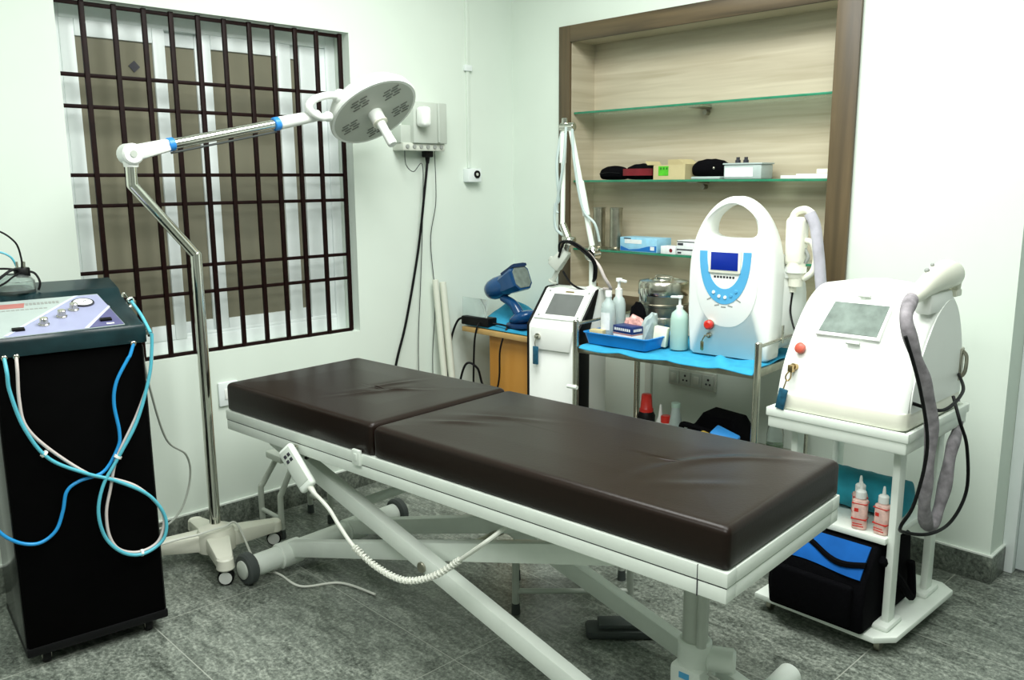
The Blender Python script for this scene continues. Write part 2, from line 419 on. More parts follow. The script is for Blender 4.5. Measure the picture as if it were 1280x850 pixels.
# ------------------------------------------------------------------ wall fittings
t = thing('power_box', 'pale grey power unit with sockets on wall behind the lamp head', 'power box', (XW, 2.68, 1.66))
obj('housing', B().box((XW, 2.60, 1.68), (XW+.10, 2.81, 1.875), .006).box((XW, 2.54, 1.68), (XW+.075, 2.602, 1.765), .005), M['box_grey'], t, True)
obj('rib', B().box((XW+.10, 2.745, 1.685), (XW+.112, 2.757, 1.873), .003), M['box_grey'], t, True)
ss = obj('socket_strip', B().box((XW, 2.545, 1.645), (XW+.085, 2.805, 1.682), .004), M['outlet'], t, True)
for i in range(6): obj('socket', B().cyl((XW+.085, 2.57+.042*i, 1.664), (XW+.09, 2.57+.042*i, 1.664), .010, n=12), M['grey_ink'], ss, True)
obj('adaptor', B().box((XW+.10, 2.61, 1.755), (XW+.165, 2.665, 1.85), .018, 3), M['white'], t, True)
# cables of the power box
def cable(name, label, pts, r, m, plug=None, group=None, sub=10, cat='cable', n=8):
    o = thing(name, label, cat, pts[-1], group=group) if plug else None
    if plug:
        obj('cord', B().tube(pts, r, n, sub=sub), m, o, True)
        plug(o)
        return o
    return solo(name, B().tube(pts, r, n, sub=sub), m, label, cat, pts[-1], group)
def bplug(o): obj('plug', B().box((XW+.02, 2.705, 1.615), (XW+.062, 2.75, 1.648), .006).cyl((XW+.04, 2.727, 1.585), (XW+.04, 2.727, 1.617), .008, .013, 12), M['black'], o, True)
cable('power_cable', 'thick black power cable hanging from wall power box to floor', [(XW+.04, 2.727, 1.60), (XW+.045, 2.70, 1.45), (XW+.03, 2.66, 1.15), (XW+.02, 2.58, .80), (XW+.025, 2.50, .57), (XW+.03, 2.46, .30), (XW+.03, 2.47, .02)], .0065, M['black'], bplug)
cable('thin_wire', 'thin grey wire looping below power box then dropping beside black cable', [(XW+.05, 2.58, 1.65), (XW+.05, 2.585, 1.58), (XW+.05, 2.63, 1.545), (XW+.05, 2.685, 1.58), (XW+.04, 2.692, 1.40), (XW+.02, 2.68, 1.0), (XW+.02, 2.655, .7), (XW+.02, 2.65, .40), (XW+.02, 2.65, .02)], .0022, M['rubber'])
cable('thin_wire', 'rightmost thin wire hanging straight down from wall power box', [(XW+.05, 2.765, 1.65), (XW+.04, 2.775, 1.4), (XW+.015, 2.755, 1.2), (XW+.015, 2.775, .9), (XW+.015, 2.75, .6), (XW+.015, 2.75, .3), (XW+.015, 2.75, .02)], .0022, M['rubber'])
# trunking + socket box near the corner
t = thing('cable_trunking', 'slim white conduit with a joint running up wall near room corner', 'conduit', (XW, 3.03, 1.565))
obj('conduit', B().box((XW, 3.022, 1.565), (XW+.012, 3.040, H), .002), M['wall'], t, True)
obj('joint', B().box((XW, 3.008, 2.055), (XW+.02, 3.054, 2.085), .003), M['upvc'], t, True)
t = thing('socket_box', 'small white surface socket box with round black hole below conduit', 'socket', (XW, 3.03, 1.49))
obj('casing', B().box((XW, 2.995, 1.492), (XW+.045, 3.085, 1.562), .004), M['upvc'], t, True)
obj('socket_hole', B().lathe([(.020, 0), (.020, .006), (.0135, .006), (.0135, .002)], (XW+.045, 3.052, 1.532), (1, 0, 0), 20), M['black'], t, True)
obj('socket_core', B().cyl((XW+.046, 3.052, 1.532), (XW+.050, 3.052, 1.532), .008), M['outlet'], t, True)
t = thing('switch_plate', 'white switch plate on left wall behind the head of bed', 'switch', (XW, 1.62, .58))
obj('plate', B().box((XW, 1.575, .545), (XW+.012, 1.665, .65), .004), M['upvc'], t, True)
obj('rocker', B().box((XW+.012, 1.60, .575), (XW+.016, 1.64, .62), .003), M['white'], t, True)
# four-way socket plate on the back wall under the trolley
t = thing('socket_plate', 'ivory four-module switch and socket plate on wall below trolley top', 'socket', (-2.245, YW, .52))
obj('plate', B().box((-2.375, YW-.012, .525), (-2.11, YW, .61), .003), M['outlet'], t, True)
for i, x in enumerate((-2.34, -2.276, -2.212, -2.148)):
    md = obj('module', B().box((x-.028, YW-.018, .535), (x+.028, YW-.012, .60), .003), M['box_grey'], t, True)
    if i % 2 == 0: obj('rocker', B().box((x-.014, YW-.024, .55), (x+.014, YW-.018, .585), .002), M['outlet'], md, True)
    else: obj('socket_hole', B().cyl((x-.01, YW-.0195, .558), (x-.01, YW-.018, .558), .005, n=10).cyl((x+.01, YW-.0195, .558), (x+.01, YW-.018, .558), .005, n=10).cyl((x, YW-.0195, .58), (x, YW-.018, .58), .006, n=10), M['ink'], md, True)
solo('wall_conduit', B().box((-2.512, YW-.02, .11), (-2.475, YW, .80), .003), M['outlet'], 'narrow vertical wall conduit left of trolley back leg', 'conduit', (-2.49, YW, .11))
# cream pipes leaning in the corner
for (x0, y0, x1, y1, zt, r, lab) in ((XW+.10, 2.80, XW+.045, 2.755, 1.0, .016, 'left cream pipe leaning on wall by the side table'), (XW+.11, 2.845, XW+.05, 2.80, .985, .018, 'right cream pipe leaning on wall by the side table')):
    solo('pipe', B().tube([(x0, y0, .0), (x1, y1, zt)], r, 16, False), M['tube_cream'], lab, 'pipe', (x0, y0, 0), 'pipes leaning by the side table')

# ------------------------------------------------------------------ examination lamp on a wheeled stand
lx, ly = -3.14, 1.38
L_ = thing('examination_lamp', 'white examination lamp on bent chrome pole with wheeled base by window', 'lamp', (lx, ly, 0))
hub = V((lx, ly, .10))
ends = [V((-2.93, 1.315, .085)), V((-3.26, 1.165, .085)), V((-3.13, 1.625, .085)), V((-3.375, 1.40, .085))]
b = B().lathe([(.075, .06), (.078, .12), (.065, .145), (.04, .155), (.026, .165)], (lx, ly, 0), n=24)
for e in ends:
    b.bar(hub, e, .105, .075, bev=.012, w1=.062, h1=.05)
    dd = (e-hub).normalized(); b.cyl((e.x, e.y, .06), (e.x, e.y, .108), .034, .031, 16, .006)
base = obj('base', b, M['warm_white'], L_, True)
for i, e in enumerate(ends):
    dd = (e-hub).normalized(); sd = V((.82, -.57, 0)); c = V((e.x, e.y, .031))
    o = obj('caster', B().cyl(c-sd*.017, c+sd*.017, .030, bev=.004).box((e.x-.012, e.y-.012, .045), (e.x+.012, e.y+.012, .064), .003), M['black'], L_, True)
    obj('wheel_ring', B().lathe([(.015, -.0195), (.024, -.0195), (.024, .0195), (.015, .0195)], c, sd, 20), M['wheel_ring'], o, True)
ptop = 1.232
P1 = V((lx, ly+.003, ptop)); P2 = V((lx, 1.172, 1.492)); P3 = V((lx, 1.173, 1.566))
obj('pole', B().cyl((lx, ly, .16), P1, .0215, n=24).cyl(P1, P2, .0195, n=24).cyl(P2, P3, .0195, n=24).ball(P1, .0213).ball(P2, .0195), M['chrome'], L_, True)
A0 = V((lx, 1.173, 1.60)); A1 = V((lx, 1.319, 1.636)); A2 = V((lx, 1.747, 1.725)); A3 = V((lx, 1.945, 1.768))
ad = (A2-A1).normalized()
b = B().cyl(A0-V((.034, 0, 0)), A0+V((.034, 0, 0)), .037, bev=.006).cyl((lx, 1.173, 1.555), A0, .024, .03)
b.bar(A0, A1, .052, .058, side=(1, 0, 0), bev=.014, w1=.044, h1=.044)
j = obj('elbow_joint', b, M['white'], L_, True)
obj('bolt', B().cyl(A0+V((.034, 0, 0)), A0+V((.037, 0, 0)), .012, n=16), M['grey_enamel'], j, True)
obj('arm', B().cyl(A1-ad*.01, A2+ad*.01, .019, n=24), M['chrome'], L_, True)
obj('balance_rod', B().cyl(A1-V((0, 0, .030)), A2-V((0, 0, .030)), .004, n=8), M['rubber'], L_, True)
obj('ring', B().cyl(A1-ad*.012, A1+ad*.014, .0245, bev=.003), M['blue_ring'], L_, True)
obj('ring', B().cyl(A2-ad*.012, A2+ad*.014, .0265, bev=.003), M['blue_ring'], L_, True)
obj('arm_sleeve', B().cyl(A2+ad*.012, A3, .0255, .022, 24, .004), M['white'], L_, True)
# lamp head
HC = V((lx, 2.218, 1.792)); HR = 1.10
tocam = (V((0, 0, 1.5))-HC).normalized()
n_ = (.27*tocam + .963*(.50*rr-.86*uu).normalized()).normalized()
hd = obj('lamp_head', B().lathe([(.03, -.098), (.11, -.092), (.165, -.072), (.194, -.036), (.202, -.004), (.198, .004), (.188, .004)], HC, n_, 56), M['white'], L_, True)
qh = V((0, 0, 1)).rotation_difference(n_)
mh = Matrix.Translation(HC) @ qh.to_matrix().to_4x4()
face = obj('lens_plate', B().lathe([(.0, .0048), (.05, .0055), (.187, .0045), (.187, .002)], HC, n_, 48, capb=False), M['lamp_grey'], hd, True)
# slotted lens groups laid round the plate, slots parallel to the screen's long axis
lv = qh.inverted() @ (rr*.88+uu*.47); a0 = math.atan2(lv.y, lv.x)
for k in range(5):
    a = a0+R(36+72*k); cx, cy = .125*math.cos(a), .125*math.sin(a)
    bb = B()
    for i in range(4):
        for jn in range(2):
            mm = mh @ Matrix.Translation((cx, cy, .006)) @ Matrix.Rotation(a0, 4, 'Z') @ Matrix.Translation(((jn-.5)*.040+(i%2)*.010, (i-1.5)*.017, 0))
            bb.box((-.016, -.0032, -.001), (.016, .0032, .001), m=mm)
    obj('lens_slots', bb, M['lamp_slot'], hd, True)
hp = HC+n_*.005
obj('handle', B().lathe([(.033, 0), (.031, .045), (.026, .05), (.021, .054), (.019, .10), (.021, .165), (.018, .172)], hp, n_, 24), M['white'], L_, True)
obj('handle_collar', B().lathe([(.030, .048), (.034, .05), (.034, .056), (.026, .058)], hp, n_, 24), M['warm_white'], L_, True)
# swivel yoke between arm and head
rim = HC-n_*.045-(rr*.80+uu*.42).normalized()*.185
bl = V((lx+.02, 2.036, 1.846))
obj('yoke', B().tube([V((lx+.02, 1.975, 1.762)), V((lx+.03, 1.935, 1.757)), V((lx+.03, 1.897, 1.771)), V((lx+.03, 1.880, 1.798)), V((lx+.03, 1.908, 1.826)), V((lx+.025, 1.975, 1.846)), bl], .0155, 14).ball(V((lx+.01, 1.98, 1.763)), .021), M['white'], L_, True)
obj('swivel', B().ball(bl, .030).cyl(bl, bl.lerp(rim, .75), .024, n=20, bev=.004), M['white'], L_, True)
obj('bracket', B().bar(bl.lerp(rim, .5), rim+(rr*.80+uu*.42).normalized()*.05, .05, .035, bev=.010), M['warm_white'], L_, True)

# ------------------------------------------------------------------ black treatment cabinet (local X towards the room, Y along its front)
CB = thing('treatment_cabinet', 'tall black treatment cabinet with sloping control panel and coloured hoses', 'machine', (-2.80, .607, 0), -6)
Wc = .412; Dc = .40
def zt(x): return 1.055+(-x)*.2833 if x > -.30 else 1.14+(-x-.30)*.25
obj('body', B().box((-Dc, 0, .055), (0, Wc, 1.0), .006), M['matte_black'], CB)
obj('side_panel', B().box((-Dc+.01, -.006, .06), (-.012, 0, .985), .004), M['gloss_black'], CB)
obj('side_panel', B().box((-Dc+.01, Wc, .06), (-.012, Wc+.006, .985), .004), M['gloss_black'], CB)
obj('plinth', B().box((-Dc-.002, -.007, .045), (.004, Wc+.007, .075), .006), M['black'], CB)
prof = [(.012, 1.0), (.014, 1.04), (.006, 1.056), (-.04, zt(-.04)-.004), (-.262, zt(-.262)-.004), (-.285, zt(-.285)+.01), (-.30, 1.150), (-.405, 1.172), (-.415, 1.15), (-.415, 1.0)]
obj('top_housing', B().prism([(x, z) for x, z in prof][::-1], (0, Wc+.012, 0), (1, 0, 0), (0, 0, 1), Wc+.024, .004), M['teal_black'], CB)
sl = .2833; tl = math.atan(sl)
def onp(x, y, h=0):     # a point on the sloping panel
    return V((x, y, zt(x)+h))
def sheet(pts, h): # thin printed plate on the panel
    top = [onp(x, y, h) for x, y in pts]; bot = [onp(x, y, h-.0015) for x, y in pts]
    return B().loft([bot, top])
pan = obj('control_panel', sheet([(.002, .012), (-.012, .368), (-.268, .350), (-.262, .012)], .002), M['pale_print'], CB)
obj('panel_band', sheet([(-.002, .036), (-.008, .252), (-.160, .358), (-.262, .348), (-.262, .284)], .0028), M['lav'], pan)
obj('panel_corner', sheet([(-.010, .262), (-.014, .366), (-.142, .357)], .0036), M['lav_dark'], pan)
obj('panel_stripe', sheet([(-.008, .250), (-.008, .263), (-.150, .360), (-.162, .359)], .0042).loft([[onp(x, y, .0032) for x, y in ((-.006, .030), (-.006, .042), (-.262, .290), (-.262, .278))], [onp(x, y, .0042) for x, y in ((-.006, .030), (-.006, .042), (-.262, .290), (-.262, .278))]]), M['stripe'], pan)
obj('printed_bar', sheet([(-.205, .026), (-.205, .12), (-.238, .128), (-.238, .026)], .003), M['red_print'], pan)
bb = B()
for i in range(9): bb.add(*(lambda s: (s.v, s.f))(sheet([(-.220, .128+.011*i), (-.220, .136+.011*i), (-.236, .137+.011*i), (-.236, .129+.011*i)], .003)))
for i in range(12): bb.add(*(lambda s: (s.v, s.f))(sheet([(-.186, .03+.013*i), (-.186, .040+.013*i), (-.192, .040+.013*i), (-.192, .03+.013*i)], .003)))
obj('printed_text', bb, M['grey_ink'], pan)
mp_ = Matrix.Rotation(tl, 4, 'Y')
nrm = V((sl, 0, 1)).normalized()
for x, y in ((-.062, .149), (-.108, .208), (-.152, .252)):
    c = onp(x, y, .003)
    k = obj('knob', B().lathe([(.0155, 0), (.0155, .004), (.0125, .006), (.0115, .022), (.009, .024)], c, nrm, 20), M['steel'], CB)
c = onp(-.200, .290, .003)
gg = obj('gauge', B().lathe([(.034, 0), (.034, .004), (.030, .006), (.028, .004)], c, nrm, 32), M['ink'], CB)
obj('gauge_dial', B().lathe([(.0, .0045), (.0285, .0045), (.0285, .003)], c, nrm, 32, capb=False), M['paper'], gg)
obj('gauge_needle', B().bar(c+nrm*.0055, c+nrm*.0055+V((-.012, .014, .0035)), .0015, .0008, bev=0), M['ink'], gg)
for x, y in ((-.040, .076), (-.052, .322)):
    c = onp(x, y, .004); obj('rocker_switch', B().box((-.009, -.017, -.002), (.009, .017, .006), .002, m=Matrix.Translation(c) @ mp_), M['black'], CB)
obj('switch_label', sheet([(-.022, .318), (-.022, .34), (-.03, .34), (-.03, .318)], .0042), M['paper'], pan)
for y in (.024, .055, .381):
    obj('hose_port', B().cyl((0, y, 1.0), (.022, y, 1.0), .0085, n=14, bev=.002), M['steel'], CB)
# ring clips and bracket on the right edge of the top
obj('hook', B().tube([(-.20, Wc+.014, 1.085), (-.20, Wc+.034, 1.098), (-.20, Wc+.030, 1.118), (-.20, Wc+.016, 1.112), (-.20, Wc+.02, 1.098)], .004, 8), M['chrome'], CB)
obj('hook', B().tube([(-.24, Wc+.01, 1.115), (-.27, Wc+.022, 1.128), (-.25, Wc+.03, 1.112)], .004, 8), M['chrome'], CB)
obj('hose_clip', B().box((-.035, Wc+.008, 1.02), (.004, Wc+.032, 1.036), .004).cyl((-.015, Wc+.03, 1.012), (-.015, Wc+.03, 1.04), .008), M['steel'], CB)
for x, y in ((-.04, .05), (-.04, .36), (-.36, .05), (-.36, .36)):
    o = obj('caster', B().cyl((x, y-.012, .026), (x, y+.012, .026), .026, bev=.004).box((x-.014, y-.016, .036), (x+.014, y+.016, .046), .003), M['black'], CB)
    obj('hub_ring', B().lathe([(.010, -.0135), (.016, -.0135), (.016, .0135), (.010, .0135)], (x, y, .026), (0, 1, 0), 16), M['steel'], o)
def hose(pts, r, m, X=.034):
    n = len(pts)
    p = []
    for i, (y, z) in enumerate(pts):
        x = X
        if i == 0: x = .018
        p.append((x, y, z))
    return B().tube(p, r, 10)
obj('hose', hose([(.381, 1.0), (.366, .965), (.357, .952), (.319, .886), (.306, .818), (.314, .725), (.305, .674), (.257, .605), (.186, .59), (.148, .565), (.131, .504), (.105, .446), (.055, .42), (-.003, .442), (-.05, .50), (-.07, .60)], .0055, M['hose_blue'], .024), M['hose_blue'], CB)
pB = [(.024, 1.0), (.024, .96), (.026, .902), (.052, .788), (.106, .685), (.2, .618), (.289, .571), (.381, .501), (.425, .415), (.414, .342), (.353, .309), (.292, .326), (.242, .39), (.227, .48), (.249, .568), (.301, .649), (.365, .755), (.413, .892), (.428, .98), (.432, 1.03)]
obj('hose', hose(pB, .0055, M['hose_teal'], .042).tube([(.03, .432, 1.03), (-.08, .436, 1.075), (-.20, .440, 1.105)], .0055, 10), M['hose_teal'], CB)
pW = [(.055, 1.0), (.052, .96), (.048, .874), (.057, .794), (.109, .714), (.211, .61), (.278, .579), (.347, .537), (.403, .468), (.424, .407), (.40, .335), (.34, .314), (.281, .338), (.254, .392), (.252, .473), (.271, .549), (.298, .644), (.37, .775), (.420, .90), (.436, 1.02)]
obj('hose', hose(pW, .005, M['hose_white'], .031), M['hose_white'], CB)
obj('hose_tie', B().lathe([(.0115, -.004), (.0115, .004)], (.036, .096, .70), (0, .6, -.7), 12).lathe([(.012, -.004), (.012, .004)], (.036, .30, .648), (0, .5, .8), 12).lathe([(.0115, -.004), (.0115, .004)], (.036, .345, .311), (0, 1, -.1), 12), M['white'], CB)
# grey loop of cord falling behind the cabinet and a white cord trailing over the lamp base
cable('hanging_cord', 'pale grey cord looping down wall beside the black cabinet', [(-2.86, 1.045, 1.015), (-2.95, 1.10, .80), (-3.10, 1.20, .56), (-3.20, 1.31, .45), (-3.24, 1.335, .34), (-3.24, 1.29, .22), (-3.24, 1.21, .165), (-3.22, 1.12, .20)], .0042, M['cable_grey'])
cable('trailing_cord', 'white cord trailing across the lamp base towards the bed', [(-3.20, .98, .06), (-3.17, 1.08, .12), (-3.12, 1.20, .15), (-3.09, 1.28, .158), (-3.075, 1.33, .166), (-3.07, 1.385, .168), (-3.075, 1.44, .16), (-2.99, 1.46, .03), (-2.93, 1.47, .012), (-2.84, 1.49, .008), (-2.70, 1.50, .006), (-2.62, 1.62, .006), (-2.45, 1.66, .006)], .0045, M['cable_white'])
# jars standing at the back of the cabinet top
def W6(x, y, z): return wm(CB) @ V((x, y, z))
def jar(x, y, lab, r=.063, h=.058, oy=.028):
    z0 = zt(x)+.004; c = W6(x, y, z0)
    t = thing('glass_jar', lab, 'jar', c, -6)
    obj('jar_body', B().lathe([(r*.96, 0), (r, .006), (r, h*.62), (r*.8, h*.86), (r*.5, h), (r*.46, h), (r*.74, h*.84), (r*.92, h*.6), (r*.92, .008)], (0, 0, 0), n=28), M['glass_jar'], t)
    cap = obj('stopper', B().lathe([(.022, h-.014), (.024, h-.01), (.024, h+.016), (.021, h+.02)], (0, oy, 0), n=20), M['black'], t)
    for k in range(3):
        a = k*2.1+.6; obj('nozzle', B().cyl((.012*math.cos(a), oy+.012*math.sin(a), h+.018), (.013*math.cos(a), oy+.013*math.sin(a), h+.04), .0035, n=10), M['steel'], cap)
    return t, c
tj, c1 = jar(-.335, .117, 'squat clear glass jar with black tubed stopper on black cabinet')
for pts_, r_ in (([(.0, .028, .07), (0, .03, .11), (0, .015, .165), (0, -.045, .205), (0, -.16, .20)], .0030), ([(.01, .02, .07), (.03, -.01, .072), (.05, -.075, .03), (.05, -.16, .0)], .0045), ([(.012, .026, .065), (.04, .0, .055), (.062, -.05, .028), (.065, -.13, .01)], .0035), ([(.006, .040, .066), (.015, .062, .058), (.03, .072, .03), (.03, .066, .004)], .0038), ([(0, .018, .07), (0, -.03, .078), (0, -.12, .072)], .0035)):
    obj('tube', B().tube(pts_, r_, 8), M['black'], tj)
obj('tube', B().tube([(-.004, .018, .07), (-.006, .0, .115), (-.006, -.05, .135), (-.006, -.14, .125)], .0034, 8), M['hose_teal'], tj)
tj2, c2 = jar(-.335, .016, 'small jar with metal neck at left edge on black cabinet', .034, .07, 0)
obj('collar', B().lathe([(.023, .062), (.025, .066), (.025, .085), (.02, .09)], (0, 0, 0), n=20), M['steel'], tj2)

# ------------------------------------------------------------------ treatment bed (local u along, v across)
BD = thing('treatment_bed', 'long electric treatment bed with dark brown cushions and white scissor frame', 'bed', (-3.015, 1.398, 0), 4.0)
BL, BW = 2.095, .635
def ring(u, v, z, w, l, r, n=10, per=0):
    pass
def cushion(u0, u1, v0, v1, z0, z1, er, wr):
    """upholstered slab: soft rounded rim, concentric rings across the top with creases"""
    cx, cy = (u0+u1)/2, (v0+v1)/2; w, l = u1-u0, v1-v0
    def rect(ins, z, cr):
        ww, ll = w-2*ins, l-2*ins; cr = max(.0005, min(cr, ww/2-.0005, ll/2-.0005)); out = []
        nx_, ny_, nc = 44, 22, 5
        for (ax_, ay_, a0, axis, cnt) in ((1, 1, 0, 'x', nx_), (-1, 1, 90, 'y', ny_), (-1, -1, 180, 'x', nx_), (1, -1, 270, 'y', ny_)):
            px, py = cx+ax_*(ww/2-cr), cy+ay_*(ll/2-cr)
            for i in range(nc): out.append(V((px+cr*math.cos(R(a0+90*i/(nc-1))), py+cr*math.sin(R(a0+90*i/(nc-1))), z)))
            e = out[-1]
            if axis == 'x': tx = cx-ax_*(ww/2-cr); tgt = V((tx, e.y, z))
            else: ty = cy-ay_*(ll/2-cr); tgt = V((e.x, ty, z))
            for i in range(1, cnt): out.append(e.lerp(tgt, i/cnt))
        return out
    rings = [rect(.006, z0, .012), rect(0, z0+.006, .015), rect(0, (z0+z1)/2, .015), rect(0, z1-er, .015)]
    for k in range(1, 6):
        a = R(90*k/5); rings.append(rect(er*(1-math.cos(a)), z1-er+er*math.sin(a), .015))
    ins = er
    while ins < l/2-.012:
        ins += .0085; rings.append(rect(ins, z1, .012))
    bb = B().loft(rings)
    for v in bb.v:
        k = max(0, min(1, (v.z-(z1-er))/er))
        if k > 0:
            ed = min(v.x-u0, u1-v.x, v.y-v0, v1-v.y)
            v.z += k*wr(v.x, v.y)*min(1, max(0, ed/.05)) + k*.004*min(1, max(0, ed-.01)/.15)
    return bb
def crease(x, y, cx, cy, ang, ln, wd, amp, bend=0):
    dx, dy = x-cx, y-cy; a = R(ang)
    s = dx*math.cos(a)+dy*math.sin(a); q = -dx*math.sin(a)+dy*math.cos(a) - bend*s*s
    return amp*math.exp(-(s/ln)**2)*(math.exp(-(q/wd)**2) - .5*math.exp(-((q-wd*1.8)/(wd*1.3))**2))
def wr_body(x, y):
    return (crease(x, y, 1.06, .20, 30, .10, .016, .006)+crease(x, y, 1.12, .32, 24, .12, .016, .006)+crease(x, y, 1.82, .37, 58, .20, .022, .006, -1.2)
            + crease(x, y, 1.90, .20, 40, .1, .02, .003)+.0012*math.sin(9*x+2*y)*math.sin(8*y+1))
def wr_head(x, y):
    return crease(x, y, .56, .26, 62, .10, .012, .007)+crease(x, y, .52, .38, 75, .10, .014, .006)+crease(x, y, .60, .34, 40, .09, .012, .005)+.0012*math.sin(9*x)*math.sin(8*y)
obj('head_cushion', cushion(.006, .868, .004, BW-.004, .652, .757, .016, wr_head), M['leather'], BD, ang=60)
obj('body_cushion', cushion(.876, 2.092, .004, BW-.004, .652, .752, .018, wr_body), M['leather'], BD, ang=60)
b = B()
for z0, z1, ins in ((.615, .651, 0), (.576, .6125, .002)):
    b.box((ins, ins, z0), (BL-ins, ins+.045, z1), .003).box((ins, BW-.045-ins, z0), (BL-ins, BW-ins, z1), .003)
    b.box((ins, ins+.045, z0), (ins+.045, BW-.045-ins, z1), .003).box((BL-.045-ins, ins+.045, z0), (BL-ins, BW-.045-ins, z1), .003)
fr = obj('top_frame', b, M['enamel'], BD)
obj('frame_seam', B().box((BL-.075, -.0006, .576), (BL-.073, .002, .651)).box((.003, .003, .612), (BL-.003, .004, .6155)), M['ink'], fr)
obj('deck_board', B().box((.046, .046, .632), (BL-.046, BW-.046, .650), .002).box((.86, .046, .58), (.90, BW-.046, .63), .003), M['grey_enamel'], BD)
obj('frame_bracket', B().box((.782, -.010, .612), (.822, .003, .664), .004).box((.794, -.012, .628), (.810, -.009, .652), .001), M['enamel'], BD)
# scissor arms: a pair on each side crossing at a pin
arms = [((.16, .105, .553), (1.92, .105, .035)), ((.13, .160, .075), (1.78, .160, .550)), ((.16, .500, .553), (1.95, .500, .035)), ((.13, .450, .075), (1.78, .450, .550))]
for p0, p1 in arms:
    obj('scissor_arm', B().bar(p0, p1, .042, .060, side=(0, 1, 0), bev=.004), M['enamel'], BD)
obj('pivot_pin', B().cyl((1.0, .080, .2945), (1.0, .525, .2945), .012).cyl((1.0, .076, .2945), (1.0, .084, .2945), .018, n=20, bev=.002), M['steel_dk'], BD)
bs = obj('base_tube', B().cyl((.14, -.015, .062), (.14, .69, .062), .042, n=28).cyl((.14, .10, .062), (.14, .20, .062), .05, n=28, bev=.004).cyl((.14, .42, .062), (.14, .52, .062), .05, n=28, bev=.004), M['enamel'], BD)
for v0, v1 in ((-.052, -.012), (.688, .728)):
    o = obj('wheel', B().cyl((.14, v0, .062), (.14, v1, .062), .061, n=32, bev=.008), M['rubber'], BD)
    e = v0 if v0 < 0 else v1
    obj('wheel_hub', B().lathe([(.036, 0), (.036, .006), (.026, .012), (.008, .014)], (.14, e, .062), (0, -1 if v0 < 0 else 1, 0), 20), M['grey_enamel'], o)
obj('base_tube', B().cyl((1.965, -.02, .037), (1.965, .685, .037), .036, n=28, bev=.006), M['enamel'], BD)
for v in (.1, .5): obj('foot_pad', B().cyl((1.965, v-.04 if v < .3 else v+.04, 0), (1.965, v-.04 if v < .3 else v+.04, .012), .03), M['rubber'], BD)
obj('cross_tube', B().cyl((.62, .13, .394), (.62, .475, .394), .018), M['enamel'], BD)
# lifting column with its motor near the foot end
cu, cv = 1.805, .39
ac = thing  # (column is part of the bed)
obj('lift_column', B().cyl((cu, cv, .20), (cu, cv, .60), .036, n=28).cyl((cu+.035, cv-.028, .22), (cu+.035, cv-.028, .60), .014, n=16), M['grey_enamel'], BD)
mo = obj('lift_motor', B().lathe([(.046, .13), (.048, .15), (.048, .215), (.042, .222)], (cu, cv, 0), n=28).box((cu-.05, cv-.052, .055), (cu+.048, cv+.045, .150), .010).cyl((cu+.03, cv+.01, .168), (cu+.105, cv+.045, .168), .036, n=28, bev=.008), M['enamel'], BD)
obj('motor_label', B().box((cu-.018, cv-.0535, .118), (cu+.014, cv-.0520, .136)), M['panel_blue'], mo)
obj('cable_port', B().cyl((cu+.012, cv-.056, .095), (cu+.012, cv-.051, .095), .008, n=14), M['ink'], mo)
obj('motor_cable', B().tube([(cu+.06, cv-.02, .13), (cu+.10, cv-.03, .14), (cu+.10, cv-.025, .09), (cu+.05, cv-.03, .07)], .005, 8).tube([(cu+.06, cv-.03, .15), (cu+.115, cv-.04, .14), (cu+.11, cv-.03, .08), (cu+.05, cv-.03, .06)], .004, 8), M['cable_grey'], BD)
obj('mount_plate', B().box((cu-.06, cv-.06, .560), (cu+.08, cv+.06, .578), .003), M['grey_enamel'], BD)
# under-frame wiring
obj('wiring', B().tube([(.75, .30, .57), (.86, .36, .53), (.92, .34, .50), (.98, .38, .53), (1.08, .36, .56)], .005, 8).tube([(.40, .10, .565), (.44, .06, .545), (.47, .03, .555)], .006, 8), M['black'], BD)
def WB(u, v, z): return wm(BD) @ V((u, v, z))
# hand control hanging on the rail
t = thing('hand_control', 'grey hand control with buttons hanging on the near bed rail', 'remote control', WB(.52, -.02, .50), 4)
m_ = Matrix.Translation((0, -.020, .048)) @ Matrix.Rotation(R(-49), 4, 'Y') @ Matrix.Rotation(R(24), 4, 'Z')
rb = obj('handset', B().box((-.031, -.014, -.088), (.031, .014, .088), .011, 3, m=m_), M['enamel'], t)
obj('face_panel', B().box((-.024, -.0155, -.066), (.022, -.0120, .076), .001, m=m_), M['box_grey'], t)
for i in range(2):
    for jn in range(2): obj('button', B().box((-.014+.016*i, -.0175, .046-.020*jn), (-.003+.016*i, -.0145, .058-.020*jn), .0012, m=m_), M['ink'], t)
obj('hook', B().tube([m_ @ V((.0, .012, .07)), m_ @ V((.01, .028, .09)), m_ @ V((.03, .022, .07))], .004, 8), M['steel'], t)
obj('cord_sleeve', B().lathe([(.012, 0), (.009, .02), (.006, .045)], m_ @ V((.005, 0, -.083)), m_.to_3x3() @ V((.05, 0, -1)), 14), M['cable_white'], t)
cp = [m_ @ V((.004, 0, -.10))]
E0 = wm(t).inverted()
path = [WB(.70, -.05, .455), WB(.755, -.05, .41), WB(.83, -.05, .358), WB(.937, -.05, .325), WB(1.068, -.05, .322), WB(1.165, -.02, .355), WB(1.259, .0, .428), WB(1.371, .0, .519), WB(1.40, .08, .56), WB(1.42, .16, .575)]
pts = cp+[E0 @ p for p in path]
obj('cord', B().tube(pts, .0065, 8), M['cable_white'], t)
